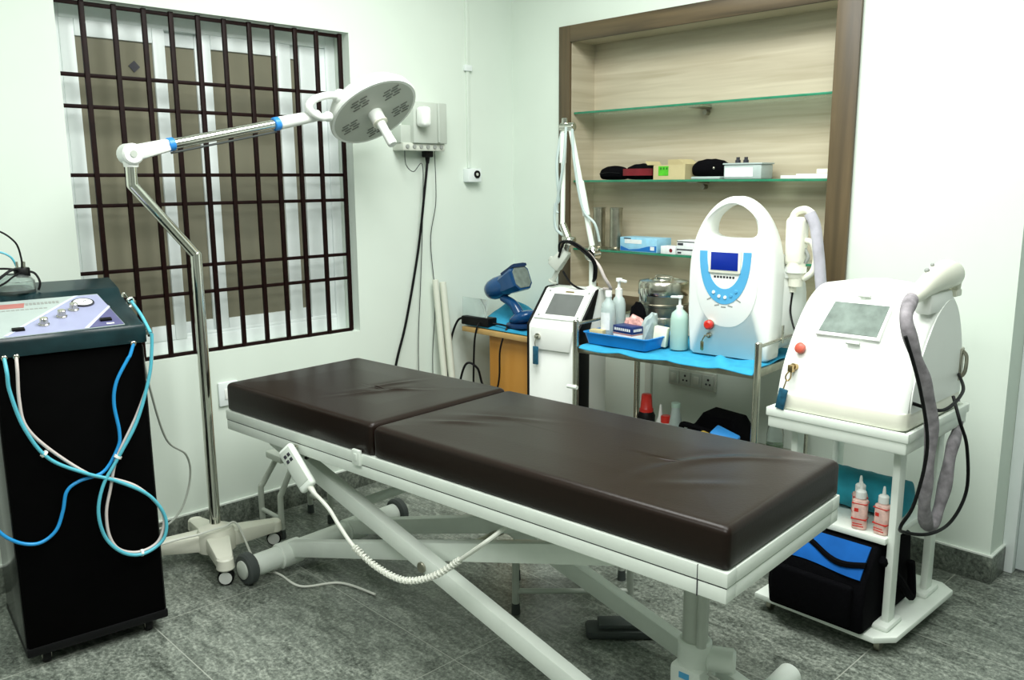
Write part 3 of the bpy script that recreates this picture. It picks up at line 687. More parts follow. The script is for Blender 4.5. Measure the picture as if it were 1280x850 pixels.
# coiled stretch of the cord
def catm(P, sub=40):
    out = []
    for i in range(len(P)-1):
        p0, p1, p2, p3 = P[max(0, i-1)], P[i], P[i+1], P[min(len(P)-1, i+2)]
        for k in range(sub):
            q = k/sub; out.append(.5*((2*p1)+(p2-p0)*q+(2*p0-5*p1+4*p2-p3)*q*q+(3*p1-p0-3*p2+p3)*q**3))
    out.append(P[-1]); return out
mid = catm([E0 @ p for p in path[2:7]], 60); hel = []
for i, p in enumerate(mid):
    tn = (mid[min(i+1, len(mid)-1)]-mid[max(0, i-1)]).normalized(); sx = tn.cross(V((0, 1, 0))).normalized(); sy = tn.cross(sx)
    a = i*.95; hel.append(p+(sx*math.cos(a)+sy*math.sin(a))*.0085)
obj('coil', B().tube(hel, .0034, 6, False), M['cable_white'], t)

# ------------------------------------------------------------------ stools under / beyond the bed
def tube_stool(name, label, c, rz, hx, hy, h, bent):
    t = thing(name, label, 'stool', c, rz)
    obj('seat', B().box((-hx+.02, -hy+.02, h-.02), (hx-.02, hy-.02, h+.012), .008), M['grey_enamel'], t)
    for sx in (-1, 1):
        for sy in (-1, 1):
            x, y = sx*hx, sy*hy
            pts = [(x, y, .03), (x, y, h*.52), (x*.96, y*.9, h*.60), (x*.8, y*.35, h-.03)] if bent else [(x, y, .03), (x, y, h-.02)]
            lg = obj('leg', B().tube(pts, .0125, 12, sub=6), M['grey_enamel'], t)
            obj('foot', B().cyl((x, y, 0), (x, y, .04), .016, .014, 14), M['rubber'], lg)
    for sy in (-1, 1): obj('stretcher', B().cyl((-hx, sy*hy, .085), (hx, sy*hy, .085), .010), M['grey_enamel'], t)
    return t
tube_stool('step_stool', 'grey tubular step stool with black feet standing under the bed', (-1.945, 2.17, 0), 45, .20, .13, .27, False)
tube_stool('tubular_stool', 'grey stool with bent tube legs on floor below bed head', (-3.245, 1.80, 0), 0, .085, .12, .34, True)
solo('foot_pedal', B().box((-.13, -.045, 0), (.13, .045, .03), .012).box((-.09, -.035, .03), (.09, .035, .05), .012).xf(Matrix.Translation((-1.64, 2.10, 0)) @ Matrix.Rotation(R(45), 4, 'Z')), M['rubber'], 'low black foot pedal on floor beyond the step stool', 'foot pedal', (-1.64, 2.10, 0))

# ------------------------------------------------------------------ side table with its things
t = thing('side_table', 'orange laminate side table with single panel leg in room corner', 'table', (-3.13, 3.06, 0))
obj('table_top', B().box((-3.37, 2.89, .722), (-2.86, 3.33, .748), .003), M['tan_wood'], t, True)
obj('panel_leg', B().box((-3.205, 2.935, 0), (-2.90, 2.955, .722), .002), M['orange_wood'], t, True)
obj('panel_leg', B().box((-3.205, 2.955, 0), (-3.185, 3.31, .722), .002), M['orange_wood'], t, True)
obj('panel_leg', B().box((-2.92, 2.955, 0), (-2.90, 3.31, .722), .002), M['orange_wood'], t, True)
# crumpled blue drape on the table
def drape(x0, x1, y0, y1, z, fn, nx=40, ny=30, th=.003):
    top = []; 
    for j in range(ny+1):
        for i in range(nx+1):
            x = x0+(x1-x0)*i/nx; y = y0+(y1-y0)*j/ny; top.append(V((x, y, z+fn((x-x0)/(x1-x0), (y-y0)/(y1-y0)))))
    n = len(top); vs = top+[v-V((0, 0, th)) for v in top]; fs = []
    W = nx+1
    for j in range(ny):
        for i in range(nx):
            a = j*W+i; fs.append([a, a+1, a+W+1, a+W]); fs.append([n+a, n+a+W, n+a+W+1, n+a+1])
    for i in range(nx): fs.append([i, n+i, n+i+1, i+1]); a = ny*W+i; fs.append([a, a+1, n+a+1, n+a])
    for j in range(ny): a = j*W; fs.append([a, a+W, n+a+W, n+a]); a = j*W+nx; fs.append([a, n+a, n+a+W, a+W])
    return B().add(vs, fs)
def fold1(u, v):
    return .004+.105*math.exp(-((u-.20)/.22)**2-((v-.62)/.30)**2)+.02*math.exp(-((u-.45)/.15)**2-((v-.7)/.3)**2)+.006*math.sin(u*21+v*7)*math.sin(v*13)
solo('drape', drape(-3.36, -2.88, 2.905, 3.325, .749, lambda u, v: .003+fold1(u, v) if True else 0), M['cloth_blue'], 'crumpled sky blue cloth spread over the corner side table', 'cloth', (-3.12, 3.1, .75))
# metallic blue light device
DV = thing('light_gun', 'metallic blue gun-shaped lamp device on its round stand', 'lamp device', (-3.07, 3.02, .762))
dx = V((-.72, -.69, 0)); px = rr  # tilt in the vertical plane along the wall-to-wall diagonal
e1 = V((.93, .12, .36)).normalized(); 
HCd = V((-3.222, 3.02, .952))
prof = [(.002, -.100), (.025, -.097), (.042, -.086), (.053, -.062), (.058, -.026), (.057, .016), (.052, .05)]
obj('body', B().lathe(prof, HCd+e1*.02, e1, 28), M['dev_blue'], DV, True)
s_ = e1.cross(V((0, 0, 1))).normalized(); uq = s_.cross(e1)
def oct_(c, w, h):
    return [c+s_*(x*w)+uq*(y*h) for x, y in ((1, .6), (.6, 1), (-.6, 1), (-1, .6), (-1, -.6), (-.6, -1), (.6, -1), (1, -.6))]
hcap = obj('head', B().loft([oct_(HCd+e1*.045, .050, .048), oct_(HCd+e1*.07, .056, .054), oct_(HCd+e1*.15+uq*.006, .072, .066), oct_(HCd+e1*.165+uq*.006, .069, .063)]), M['dev_blue'], DV, True)
obj('lens', B().loft([oct_(HCd+e1*.163+uq*.006, .062, .056), oct_(HCd+e1*.168+uq*.006, .060, .054)]), M['screen_green'], hcap, True)
obj('top_cover', B().loft([oct_(HCd+e1*.075+uq*.052, .045, .010), oct_(HCd+e1*.172+uq*.068, .060, .010)]), M['dev_dark'], hcap, True)
obj('neck', B().tube([HCd+V((.03, 0, -.05)), V((-3.115, 3.02, .875)), V((-3.065, 3.02, .82))], lambda q: .020+.009*q, 16), M['dev_blue'], DV, True)
mt = Matrix.Rotation(R(-22), 4, 'Y')
obj('stand', B().ball((-3.045, 3.02, .812), .080, .066, .034, 24, mt), M['dev_blue'], DV, True)
obj('stand_disc', B().lathe([(.07, 0), (.078, .004), (.078, .016), (.07, .022)], (-3.055, 3.02, .764), n=28), M['dev_dark'], DV, True)
# power adaptor on the table edge with its leads
AD = thing('power_adaptor', 'black brick power adaptor at front edge of orange table', 'adaptor', (-3.24, 2.93, .76), 6)
obj('brick', B().box((-.13, -.035, .0), (.06, .035, .045), .006), M['black'], AD)
obj('lead', B().tube([(-.13, 0, .03), (-.17, -.02, .01), (-.185, -.06, -.10), (-.20, -.07, -.30), (-.235, -.08, -.52), (-.24, -.08, -.68), (-.23, -.08, -.74)], .006, 8), M['black'], AD)
obj('lead', B().tube([(.0, -.034, .02), (.0, -.055, -.005), (-.015, -.06, -.09), (-.03, -.055, -.30), (-.035, -.055, -.55), (-.03, -.055, -.74)], .005, 8), M['black'], AD)
obj('lead', B().tube([(.06, .0, .018), (.11, .02, .012), (.16, .0, .010), (.175, -.03, .0), (.16, -.06, -.10), (.15, -.06, -.26), (.09, -.055, -.45), (.06, -.055, -.74)], .005, 8), M['black'], AD)
cable('floor_cord', 'short black cord humped on floor behind bed at wall', [(-3.30, 2.72, .01), (-3.30, 2.78, .35), (-3.27, 2.82, .56), (-3.22, 2.86, .55), (-3.20, 2.88, .46), (-3.12, 2.88, .42), (-3.06, 2.88, .33), (-3.04, 2.88, .01)], .006, M['black'])
solo('clear_visor', B().loft([[V((-3.37, 2.93, .775)), V((-3.22, 2.91, .775)), V((-3.22, 2.91, .778)), V((-3.37, 2.93, .778))], [V((-3.40, 2.95, .90)), V((-3.16, 2.93, .905)), V((-3.16, 2.933, .907)), V((-3.40, 2.953, .902))]]) if False else B().box((-3.39, 2.915, .79), (-3.20, 2.918, .90), .001), M['clear'], 'thin clear plastic sheet standing on table behind black adaptor', 'plastic sheet', (-3.3, 2.916, .79))

# ------------------------------------------------------------------ laser tower with articulated arm (local: X along its front, Y to the wall)
LT = thing('laser_tower', 'white floor-standing laser machine with screen and jointed arm beside trolley', 'machine', (-2.745, 2.75, 0), 10)
WT = .285; DT = .25
pf = [(0, .06), (0, .845), (.006, .853), (.148, 1.0), (.16, 1.006), (DT, 1.006), (DT, .06)]
obj('body', B().prism([(y, z) for y, z in pf], (.008, 0, 0), (0, 1, 0), (0, 0, 1), WT-.016, .006), M['white'], LT)
for x in (0, WT-.012):
    pfb = [(-.003, .05), (-.003, .85), (.148, 1.006), (.165, 1.010), (.085, .82), (.085, .05)] if x > 0 else [(-.003, .05), (-.003, .85), (.148, 1.006), (.165, 1.01), (DT, 1.01), (DT, .05)]
    obj('side_panel', B().prism(pfb, (x, 0, 0), (0, 1, 0), (0, 0, 1), .012, .003), M['black'], LT)
obj('plinth', B().box((-.01, -.015, .03), (WT+.01, DT+.01, .07), .008), M['black'], LT)
for x in (.03, WT-.03):
    for y in (.03, DT-.03): obj('caster', B().cyl((x-.01, y, .018), (x+.01, y, .018), .018, n=18, bev=.003), M['black'], LT)
sn = V((0, -.72, .694)).normalized(); st = V((0, .694, .72)).normalized()
def slp(x, k, h): return V((x, .002, .850))+st*k+sn*h
def plate(b, x0, x1, x2, x3, k0, k1, h0, h1):   # quad plate on the slope (x0,x1 low edge; x3,x2 high edge)
    return b.loft([[slp(x0, k0, h0), slp(x1, k0, h0), slp(x2, k1, h0), slp(x3, k1, h0)], [slp(x0, k0, h1), slp(x1, k0, h1), slp(x2, k1, h1), slp(x3, k1, h1)]])
obj('screen_bezel', plate(B(), .022, .270, .270, .022, .035, .205, -.002, .008), M['white'], LT)
sc = obj('screen', plate(B(), .075, .235, .235, .075, .058, .176, .006, .0095), M['screen_grey'], LT)
obj('brand_plate', plate(B(), .13, .175, .175, .13, .186, .194, .006, .0095), M['brass'], LT)
for x, k in ((.045, .05), (.255, .05), (.045, .19), (.255, .19)): obj('bolt', B().cyl(slp(x, k, .007), slp(x, k, .0105), .005, n=10), M['grey_ink'], LT)
obj('apron', B().prism([(.03, .84), (.255, .84), (.235, .74), (.05, .74)], (0, -.002, 0), (1, 0, 0), (0, 0, 1), .010, .002), M['white'], LT)
ks = obj('key_switch', B().cyl((.067, 0, .80), (.067, -.016, .80), .014, n=18).box((.060, -.034, .794), (.086, -.014, .806), .003), M['steel'], LT)
obj('key_tag', B().tube([(.074, -.030, .80), (.066, -.032, .775), (.064, -.026, .755)], .002, 6), M['steel_dk'], ks)
obj('tag', B().box((.050, -.030, .67), (.080, -.022, .755), .004), M['teal_tag'], ks)
# the arm
ay = .185
J1 = V((.238, ay, 1.185)); J2 = V((.113, ay, 1.735)); J3 = V((.080, ay-.01, 1.30))
obj('mast', B().cyl((.238, ay, 1.0), (.238, ay, 1.15), .017, n=20).lathe([(.034, 0), (.034, .01), (.02, .016)], (.238, ay, 1.004), n=20), M['enamel'], LT)
arm = obj('arm_joint', B().cyl(J1-V((0, .03, .02)), J1+V((0, .03, -.02)), .028, n=20, bev=.004).cyl(J1-V((0, 0, .05)), J1+V((0, 0, -.01)), .022, n=20, bev=.003).ball(J1, .024), M['chrome'], LT)
obj('arm_tube', B().cyl(J1, J2, .013, .011, 16).cyl(J1+(J2-J1)*.28, J1+(J2-J1)*.56, .017, n=16, bev=.002), M['enamel'], LT)
obj('arm_joint', B().cyl(J2-V((.05, 0, .0)), J2+V((.022, 0, 0)), .020, n=18, bev=.003).cyl(J2+V((-.03, 0, -.02)), J2+V((-.03, 0, .04)), .014, n=16, bev=.003), M['chrome'], LT)
obj('arm_tube', B().cyl(J2+V((-.035, 0, -.01)), J3, .011, n=16).cyl(J2+V((-.035, 0, -.03)), J2+V((-.04, 0, -.16)), .016, n=16, bev=.002), M['enamel'], LT)
obj('arm_hose', B().tube([J2+V((-.04, .0, 0)), J2+V((-.065, -.01, -.15)), J2+V((-.055, -.01, -.32)), J3+V((-.035, -.01, .08)), J3+V((-.03, -.01, -.02)), J3+V((.03, -.01, -.06))], .007, 8).tube([J2+V((-.01, -.02, 0)), J2+V((-.015, -.03, -.15)), J2+V((-.06, -.02, -.35)), J3+V((-.02, -.01, .05))], .006, 8).tube([J2+V((.02, -.015, -.01)), J2+V((.035, -.02, -.16)), J2+V((.08, -.02, -.36)), J1+V((.02, -.02, .12)), J1+V((.04, -.01, .04))], .006, 8), M['clear_soft'], LT)
J4 = V((.122, ay-.02, 1.225))
obj('arm_joint', B().cyl(J3, J4, .018, n=18, bev=.003).ball(J4, .024).cyl(J4+V((-.03, 0, .012)), J4+V((.03, 0, -.0)), .017, n=16, bev=.003).cyl(J4, J4+V((-.02, 0, -.06)), .016, n=16, bev=.003), M['chrome'], LT)
hp_ = obj('handpiece', B().bar(J4+V((-.01, 0, -.045)), J4+V((-.075, -.01, -.125)), .045, .05, bev=.012, w1=.07, h1=.065).bar(J4+V((-.05, 0, -.115)), J4+V((-.105, 0, -.085)), .03, .03, bev=.008).cyl(J4+V((-.05, -.01, -.13)), J4+V((-.085, -.01, -.195)), .011, n=14).lathe([(.022, 0), (.022, .006)], J4+V((-.082, -.01, -.190)), (-.035, 0, -.065), 16), M['grey_enamel'], LT)
for s in (0, 1): obj('cable', B().tube([J4+V((-.035, -.02-.012*s, -.075)), J4+V((-.03+.03*s, -.03-.01*s, -.01+.004*s)), J4+V((.05, -.04, -.005-.01*s)), J4+V((.12, -.03, -.05-.012*s)), J4+V((.155-.01*s, -.02, -.10)), J4+V((.15-.01*s, -.01, -.16)), J4+V((.13, 0, -.18))], .0055, 8), M['black'], LT)
obj('cable', B().tube([J4+V((-.02, -.02, -.14)), J4+V((.02, -.02, -.19)), J4+V((.06, -.01, -.215)), J4+V((.10, 0, -.225))], .005, 8), M['black'], LT)
obj('air_hose', B().tube([J4+V((.10, -.02, -.05)), J4+V((.16, -.01, -.10)), J4+V((.19, 0, -.16)), (.325, ay, 1.03), (.320, ay+.02, 1.008), (.28, ay+.03, 1.008)], .008, 8), M['hose_white'], LT)
obj('arm_rest', B().cyl((.225, ay+.045, 1.0), (.225, ay+.045, 1.03), .012, n=14), M['brass'], LT)

# ------------------------------------------------------------------ stainless trolley
TR = thing('steel_trolley', 'stainless steel trolley carrying white handled machine and blue tray', 'trolley', (-2.40, 2.70, 0), 5.6)
TWd = .825; TDp = .50; TZ = .80
obj('shelf', B().box((.008, .008, TZ-.032), (TWd-.008, TDp-.008, TZ), .004), M['steel_dk'], TR)
obj('shelf', B().box((.008, .008, .34), (TWd-.008, TDp-.008, .37), .004), M['steel_dk'], TR)
for x in (0, TWd):
    for y in (0, TDp):
        p = obj('post', B().cyl((x, y, .07), (x, y, .91), .0135, n=20, bev=.003), M['steel'], TR)
        obj('caster', B().cyl((x-.011, y, .036), (x+.011, y, .036), .036, n=22, bev=.004).box((x-.016, y-.013, .045), (x+.016, y+.013, .075), .004), M['rubber'], p)
for y0, y1, x in ((0, TDp, 0), (0, TDp, TWd)): obj('guard_rail', B().cyl((x, y0, .893), (x, y1, .893), .0065, n=12), M['steel'], TR)
obj('guard_rail', B().cyl((0, TDp, .893), (TWd, TDp, .893), .0065, n=12), M['steel'], TR)
obj('clamp', B().cyl((-.03, -.016, .62), (.02, -.016, .62), .009, n=12), M['enamel'], TR)
def TW(x, y, z): return wm(TR) @ V((x, y, z))
# blue cloth over the top shelf: lies on the shelf, edges just over the rim
def fold2(u, v):
    bump = .035*math.exp(-((u-.80)/.07)**2-((v-.05)/.16)**2)+.028*math.exp(-((u-.93)/.06)**2-((v-.42)/.14)**2)
    return .004+bump*min(1, v/.12)*(.6+.4*math.sin(40*u+9*v))+.0015*math.sin(30*u)*math.sin(17*v+2*u)
dr = drape(.02, TWd-.016, -.006, TDp-.02, TZ, fold2, 70, 40)
for v in dr.v:
    if v.y < .012: v.z -= (.012-v.y)*.9*(.4+.6*abs(math.sin(v.x*14)))
dr.xf(wm(TR))
solo('trolley_cloth', dr, M['cloth_blue'], 'sky blue cloth covering top shelf of the steel trolley', 'cloth', TW(.4, .2, TZ))
ZC = TZ+.009
# tray
def open_tray(name, lab, cat, loc, rz, w, d, h, m, th=.004, flare=.012, group=None):
    o = [(x, y) for x, y in rrect(w, d, .02, 5)]; out = []
    def rg(ins, z): return [V((x*(1-2*ins/w), y*(1-2*ins/d), z)) for x, y in o]
    b = B().loft([rg(flare+th, .004), rg(flare, 0), rg(0, h-.004), rg(-.006, h), rg(-.006, h+.003), rg(th, h+.003), rg(flare+th+.001, .005)], cap=False)
    n = len(o); b.f.append(list(range(n, 2*n))[::-1]); b.f.append([6*n+i for i in range(n)])
    ob = obj(name, b, m); ob.location = loc; ob.rotation_euler = (0, 0, R(rz)); MW[ob.name] = Matrix.Translation(V(loc)) @ Matrix.Rotation(R(rz), 4, 'Z')
    return tag(ob, lab, cat, group)
open_tray('tray', 'bright blue plastic tray of supplies on the trolley', 'tray', TW(.185, .143, ZC), 3, .325, .242, .048, M['tray_blue'])
def bottle(name, lab, loc, prof, m, parts=(), rz=0, n=24, group=None, cat='bottle'):
    t = thing(name, lab, cat, loc, rz, group)
    bd = obj('bottle_body', B().lathe(prof, n=n), m, t)
    for nm, bb, mm in parts: obj(nm, bb, mm, t)
    return t
TZ2 = ZC+.006
bottle('spirit_bottle', 'tall clear bottle with white paper label in blue tray', TW(.085, .12, TZ2), [(.030, 0), (.033, .004), (.033, .135), (.028, .16), (.014, .178), (.0125, .195)], M['clear_soft'],
       [('cap', B().lathe([(.0145, .19), (.0145, .215), (.013, .217)], n=18), M['paper']), ('label', B().add(*(lambda q: (q.v, q.f))(B().loft([[V((.0337*math.sin(R(a)), -.0337*math.cos(R(a)), z)) for z in (.05, .125)] + [V((.0344*math.sin(R(a)), -.0344*math.cos(R(a)), z)) for z in (.125, .05)] for a in range(-30, 51, 8)]))), M['label'])])
bottle('pump_bottle', 'pump bottle with white nozzle behind the clear spirit bottle', TW(.080, .208, TZ2), [(.028, 0), (.030, .004), (.030, .15), (.024, .172), (.014, .185)], M['clear_soft'],
       [('pump', B().lathe([(.016, .18), (.016, .215), (.008, .22), (.006, .245), (.014, .248), (.014, .262)], n=18).bar((-.01, -.0, .256), (.05, -.015, .252), .012, .012), M['paper'])])
bottle('gel_bottle', 'pale translucent green pump bottle beside white handled machine', TW(.405, .165, ZC), [(.034, 0), (.037, .005), (.037, .125), (.032, .15), (.015, .165)], M['gel'],
       [('pump', B().lathe([(.014, .16), (.014, .18), (.006, .183), (.005, .21), (.012, .213), (.012, .222)], n=18).bar((.005, 0, .217), (-.038, -.01, .215), .011, .010), M['paper'])])
t = thing('plaster_carton', 'small white carton with dark navy band in blue tray', 'carton', TW(.205, .090, TZ2), -6)
obj('carton', B().box((-.055, -.032, 0), (.055, .032, .052), .001), M['label'], t)
obj('carton_band', B().box((-.0556, -.0326, .052), (.0556, .0326, .082), .001), M['navy'], t)
b = B()
for i in range(8): b.box((-.047+.0118*i, -.0332, .062), (-.039+.0118*i, -.0322, .073))
for i in range(5): b.box((.0552, -.024+.010*i, .062), (.0562, -.017+.010*i, .073))
obj('printed_text', b, M['paper'], t)
b = B()
for i in range(2): b.box((-.045, -.0327, .015+.014*i), (.02+.02*i, -.0318, .020+.014*i))
obj('printed_text', b, M['grey_ink'], t)
obj('red_line', B().box((-.0552, -.0324, .046), (.0552, .0324, .051)), M['red_print'], t)
# crumpled sachets, tissue, pouch, block
def crumple(c, sx, sy, sz, m, name, lab, cat, seed, lean=0, amp=.22):
    rnd = random.Random(seed); bm = bmesh.new(); bmesh.ops.create_icosphere(bm, subdivisions=3, radius=1)
    for v in bm.verts:
        k = 1+amp*(rnd.random()-.5); q = v.co*k
        z = max(q.z, -.55); v.co = V((q.x*sx+lean*q.z*sz, q.y*sy, (z+.55)*sz/1.55))
    b = B().bm(bm, Matrix.Translation(V(c)))
    return solo(name, b, m, lab, cat, c, ang=10)
crumple(TW(.195, .160, TZ2), .06, .028, .115, M['pink_pack'], 'foil_pack', 'crumpled pinkish foil pack behind navy-banded carton', 'packet', 3)
crumple(TW(.262, .16, TZ2), .032, .045, .135, M['clear_soft'], 'clear_packet', 'crumpled clear packet standing right of the navy-banded carton', 'packet', 5, .15)
crumple(TW(.285, .085, TZ2), .024, .030, .03, M['gel'], 'small_packet', 'small pale green packet at right end of blue tray', 'packet', 9)
crumple(TW(.175, .215, TZ2), .05, .022, .165, M['fabric_black'], 'black_pouch', 'black pouch standing behind pump bottle on the trolley', 'pouch', 7, 0, .12)
solo('tissue_pad', B().box((-.03, -.016, 0), (.03, .016, .082), .004).xf(Matrix.Translation(TW(.325, .15, TZ2)) @ Matrix.Rotation(R(14), 4, 'Z') @ Matrix.Rotation(R(6), 4, 'Y')), M['cream_card'], 'cream white pad standing between blue tray and green pump bottle', 'pad', TW(.325, .15, TZ2))
solo('swab_box', B().box((-.032, -.02, 0), (.032, .02, .052), .002).xf(Matrix.Translation(TW(.063, .075, TZ2)) @ Matrix.Rotation(R(12), 4, 'Z')), M['card'], 'small brownish box at left end of blue tray', 'box', TW(.063, .075, TZ2))
# sterilising drum
t = thing('sterilising_drum', 'round stainless sterilising drum with latch behind supplies on trolley', 'drum', TW(.20, .384, ZC))
obj('drum_body', B().lathe([(.105, 0), (.108, .004), (.108, .14), (.112, .143), (.112, .152), (.108, .155), (.108, .195)], n=48), M['steel_dk'], t)
lid = obj('lid', B().lathe([(.1095, .19), (.1125, .194), (.1125, .240), (.107, .250), (.07, .256), (.068, .252), (.05, .252), (.045, .258), (.01, .260)], n=48), M['steel'], t)
obj('lid_handle', B().tube([(-.04, 0, .256), (-.036, 0, .270), (.036, 0, .270), (.04, 0, .256)], .004, 8), M['steel'], lid)
obj('latch', B().box((-.02, -.124, .165), (.02, -.106, .225), .004).xf(Matrix.Rotation(R(-12), 4, 'Z')), M['chrome'], t)
obj('perforated_band', B().lathe([(.1088, .03), (.1098, .032), (.1098, .095), (.1088, .097)], n=48, capb=False, capt=False), M['steel'], t)

# ------------------------------------------------------------------ white handled machine on the trolley (local: X along front, Y to the wall)
IM = thing('handled_machine', 'white portable machine with arched handle and blue U-shaped panel on trolley', 'machine', TW(.455, .13, ZC), 5)
Wm = .365; cx = Wm/2
def egg_side(z):   # half width of the front shell at height z
    if z < .30: return cx*(.93+.07*min(1, z/.16)) if z < .16 else cx*(1.0-.0*(z-.16))
    q = (z-.30)/(.625-.30); return cx*max(0, 1-q**2.3)**.56
def shell_outline(n=22):
    zs = [.30+(.625-.30)*math.sin(R(90*i/n)) for i in range(1, n)]
    pts = [(cx-.012-cx*.93+.0, 0)]
    right = [(cx+egg_side(z), z) for z in (.012, .06, .12, .18, .24, .30)] + [(cx+egg_side(z), z) for z in zs]
    left = [(2*cx-x, z) for x, z in right]
    return [(cx-.155, 0), (cx+.155, 0)] + right + [(cx, .625)] + left[::-1]
def ringpts(pts, org, sc, y):
    return [V((cx+(x-cx)*sc, y, .30+(z-.30)*(sc if z > .30 else 1.0))) for x, z in pts]
out = shell_outline(); N = len(out)
# handle hole (D-shaped)
hole = []
for i in range(N):
    a = math.atan2(out[i][1]-.50, (out[i][0]-cx))
    ca, sa = math.cos(a), math.sin(a)
    hn, hh = (2.0, .098) if sa >= 0 else (3.2, .030)
    k = 1/((abs(ca)/.099)**hn+(abs(sa)/hh)**hn)**(1/hn)
    hole.append((cx+k*ca, .495+k*sa))
y0, y1 = 0, .10
def rg(ps, y, ins=0, c=(0, 0)):
    return [V((x+(cx-x)*ins, y, z+(.30-z)*ins*(1 if z > .3 else .15))) for x, z in ps]
def hg(ps, y, gr): return [V((cx+(x-cx)*(1+gr), y, .495+(z-.495)*(1+gr))) for x, z in ps]
rings = [hg(hole, .022, 0), hg(hole, .008, .05), hg(hole, .001, .16), rg(out, .001, .075), rg(out, .007, .03), rg(out, .022, 0), rg(out, .085, 0), rg(out, .10, .03), rg(out, .107, .08), hg(hole, .107, .16), hg(hole, .098, .05), hg(hole, .085, 0), hg(hole, .022, 0)]
obj('front_shell', B().loft(rings, cap=False), M['white'], IM, ang=50)
# rear housing: superellipse sections, flaring to the right and lower than the handle
def sect(y, hw, h, ex=2.6):
    p = []
    for i in range(40):
        a = 2*PI*i/40; ca, sa = math.cos(a), math.sin(a)
        x = hw*(abs(ca)**(2/ex))*(1 if ca >= 0 else -1); z = (abs(sa)**(2/ex))*(1 if sa >= 0 else -1)
        p.append(V((cx+.012+x, y, h/2+z*h/2)))
    return p
obj('rear_housing', B().loft([sect(.09, .170, .43), sect(.13, .186, .43), sect(.20, .196, .42), sect(.26, .192, .40), sect(.285, .17, .36)]), M['white'], IM, ang=50)
obj('face_plate', B().loft([[V((cx-.012+.128*s*(abs(math.cos(R(a)))**.9)*(1 if math.cos(R(a)) > 0 else -1), -.0005-.0022*q, .285+(.145 if math.sin(R(a)) > 0 else .165)*s*(abs(math.sin(R(a)))**(.6 if math.sin(R(a)) > 0 else 1))*(1 if math.sin(R(a)) > 0 else -1))) for a in range(0, 360, 8)] for s, q in ((1.0, -.6), (1, .6), (.985, 1))]), M['white'], IM)
# U-shaped blue band
pcx = cx-.020; zt_ = .415; rx = .108; rxi = .076
def ucurve(hw, dep, n=24):
    pts = []
    for i in range(n+1):
        q = -1+2*i/n; a = PI*(i/n)
        pts.append((pcx-hw*math.cos(a), zt_-dep*math.sin(a)**.85))
    return pts
oc, ic = ucurve(rx, .205), ucurve(rxi, .145)
fr_ = []
rgs = []
for (ox, oz), (ix, iz) in zip(oc, ic):
    rgs.append([V((ox, -.0020, oz)), V((ox, -.0050, oz)), V((ix, -.0050, iz)), V((ix, -.0020, iz))])
up_ = obj('blue_band', B().loft(rgs), M['panel_blue'], IM)
for i, a in enumerate((62, 78, 94, 110, 124)):
    x = pcx-(rx+rxi)/2*math.cos(R(a)); z = zt_-.178*math.sin(R(a))**.85
    obj('button', B().lathe([(.007, 0), (.006, .003)], (x, -.005, z), (0, -1, 0), 14), M['white'] if i in (0, 1, 2) else M['panel_blue'], up_)
b = B()
for i, a in enumerate((58, 76, 90, 104, 122)):
    x = pcx-(rx+.010)*math.cos(R(a)); z = zt_-.216*math.sin(R(a))**.85; b.box((x-.010, -.0036, z-.0025), (x+.010, -.0026, z+.0025), m=Matrix.Translation((x, 0, z)) @ Matrix.Rotation(R((a-90)*.9), 4, 'Y') @ Matrix.Translation((-x, 0, -z)))
obj('printed_text', b, M['grey_ink'], IM)
bz = obj('screen_bezel', B().prism(rrect(.135, .095, .008, 4, pcx, .378), (0, -.003, 0), (1, 0, 0), (0, 0, 1), .006, .002), M['warm_white'], IM)
obj('screen', B().box((pcx-.057, -.0105, .343), (pcx+.057, -.0085, .412), .001), M['lcd'], bz)
b = B()
for i in range(7): b.box((pcx-.045+.013*i, -.0036, .312), (pcx-.036+.013*i, -.0026, .320))
obj('printed_text', b, M['ink'], IM)
eb = obj('stop_button_base', B().cyl((pcx-.053, 0, .125), (pcx-.053, -.010, .125), .020, n=22), M['steel'], IM)
obj('stop_button', B().lathe([(.0165, .008), (.0185, .014), (.0185, .024), (.012, .030)], (pcx-.053, 0, .125), (0, -1, 0), 22), M['red'], eb)
kk = obj('key_switch', B().cyl((pcx-.055, 0, .082), (pcx-.055, -.012, .082), .011, n=18).box((pcx-.066, -.03, .078), (pcx-.048, -.010, .086), .002), M['steel'], IM)
obj('key_ring', B().tube([(pcx-.062, -.028, .08), (pcx-.070, -.028, .068), (pcx-.076, -.026, .05), (pcx-.074, -.024, .02)], .0025, 8).box((pcx-.082, -.027, .022), (pcx-.068, -.022, .058), .003), M['brass'], kk)
obj('side_handle', B().box((Wm+.010, .06, .07), (Wm+.016, .075, .14), .002), M['steel'], IM)
# handpiece in the holder at the right side, with its sleeve
hx, hy = Wm+.030, .13
ho = obj('handpiece', B().box((hx-.044, hy-.034, .365), (hx+.028, hy+.034, .548), .018, 3).lathe([(.030, .318), (.036, .335), (.036, .375)], (hx-.006, hy, 0), n=24).lathe([(.026, .285), (.028, .32)], (hx-.004, hy, 0), n=24).lathe([(.012, .262), (.012, .287)], (hx-.012, hy, 0), n=18), M['warm_white'], IM)
obj('handpiece_crest', B().tube([(hx-.028, hy, .54), (hx-.014, hy, .566), (hx+.02, hy, .575), (hx+.048, hy, .560)], .014, 12), M['warm_white'], ho)
obj('trigger_guard', B().tube([(hx+.026, hy, .46), (hx+.055, hy, .45), (hx+.070, hy, .40), (hx+.06, hy, .345), (hx+.025, hy, .315)], .012, 12), M['warm_white'], ho)
obj('trigger', B().tube([(hx+.024, hy, .43), (hx+.04, hy, .40), (hx+.03, hy, .375)], .007, 10), M['grey_ink'], ho)
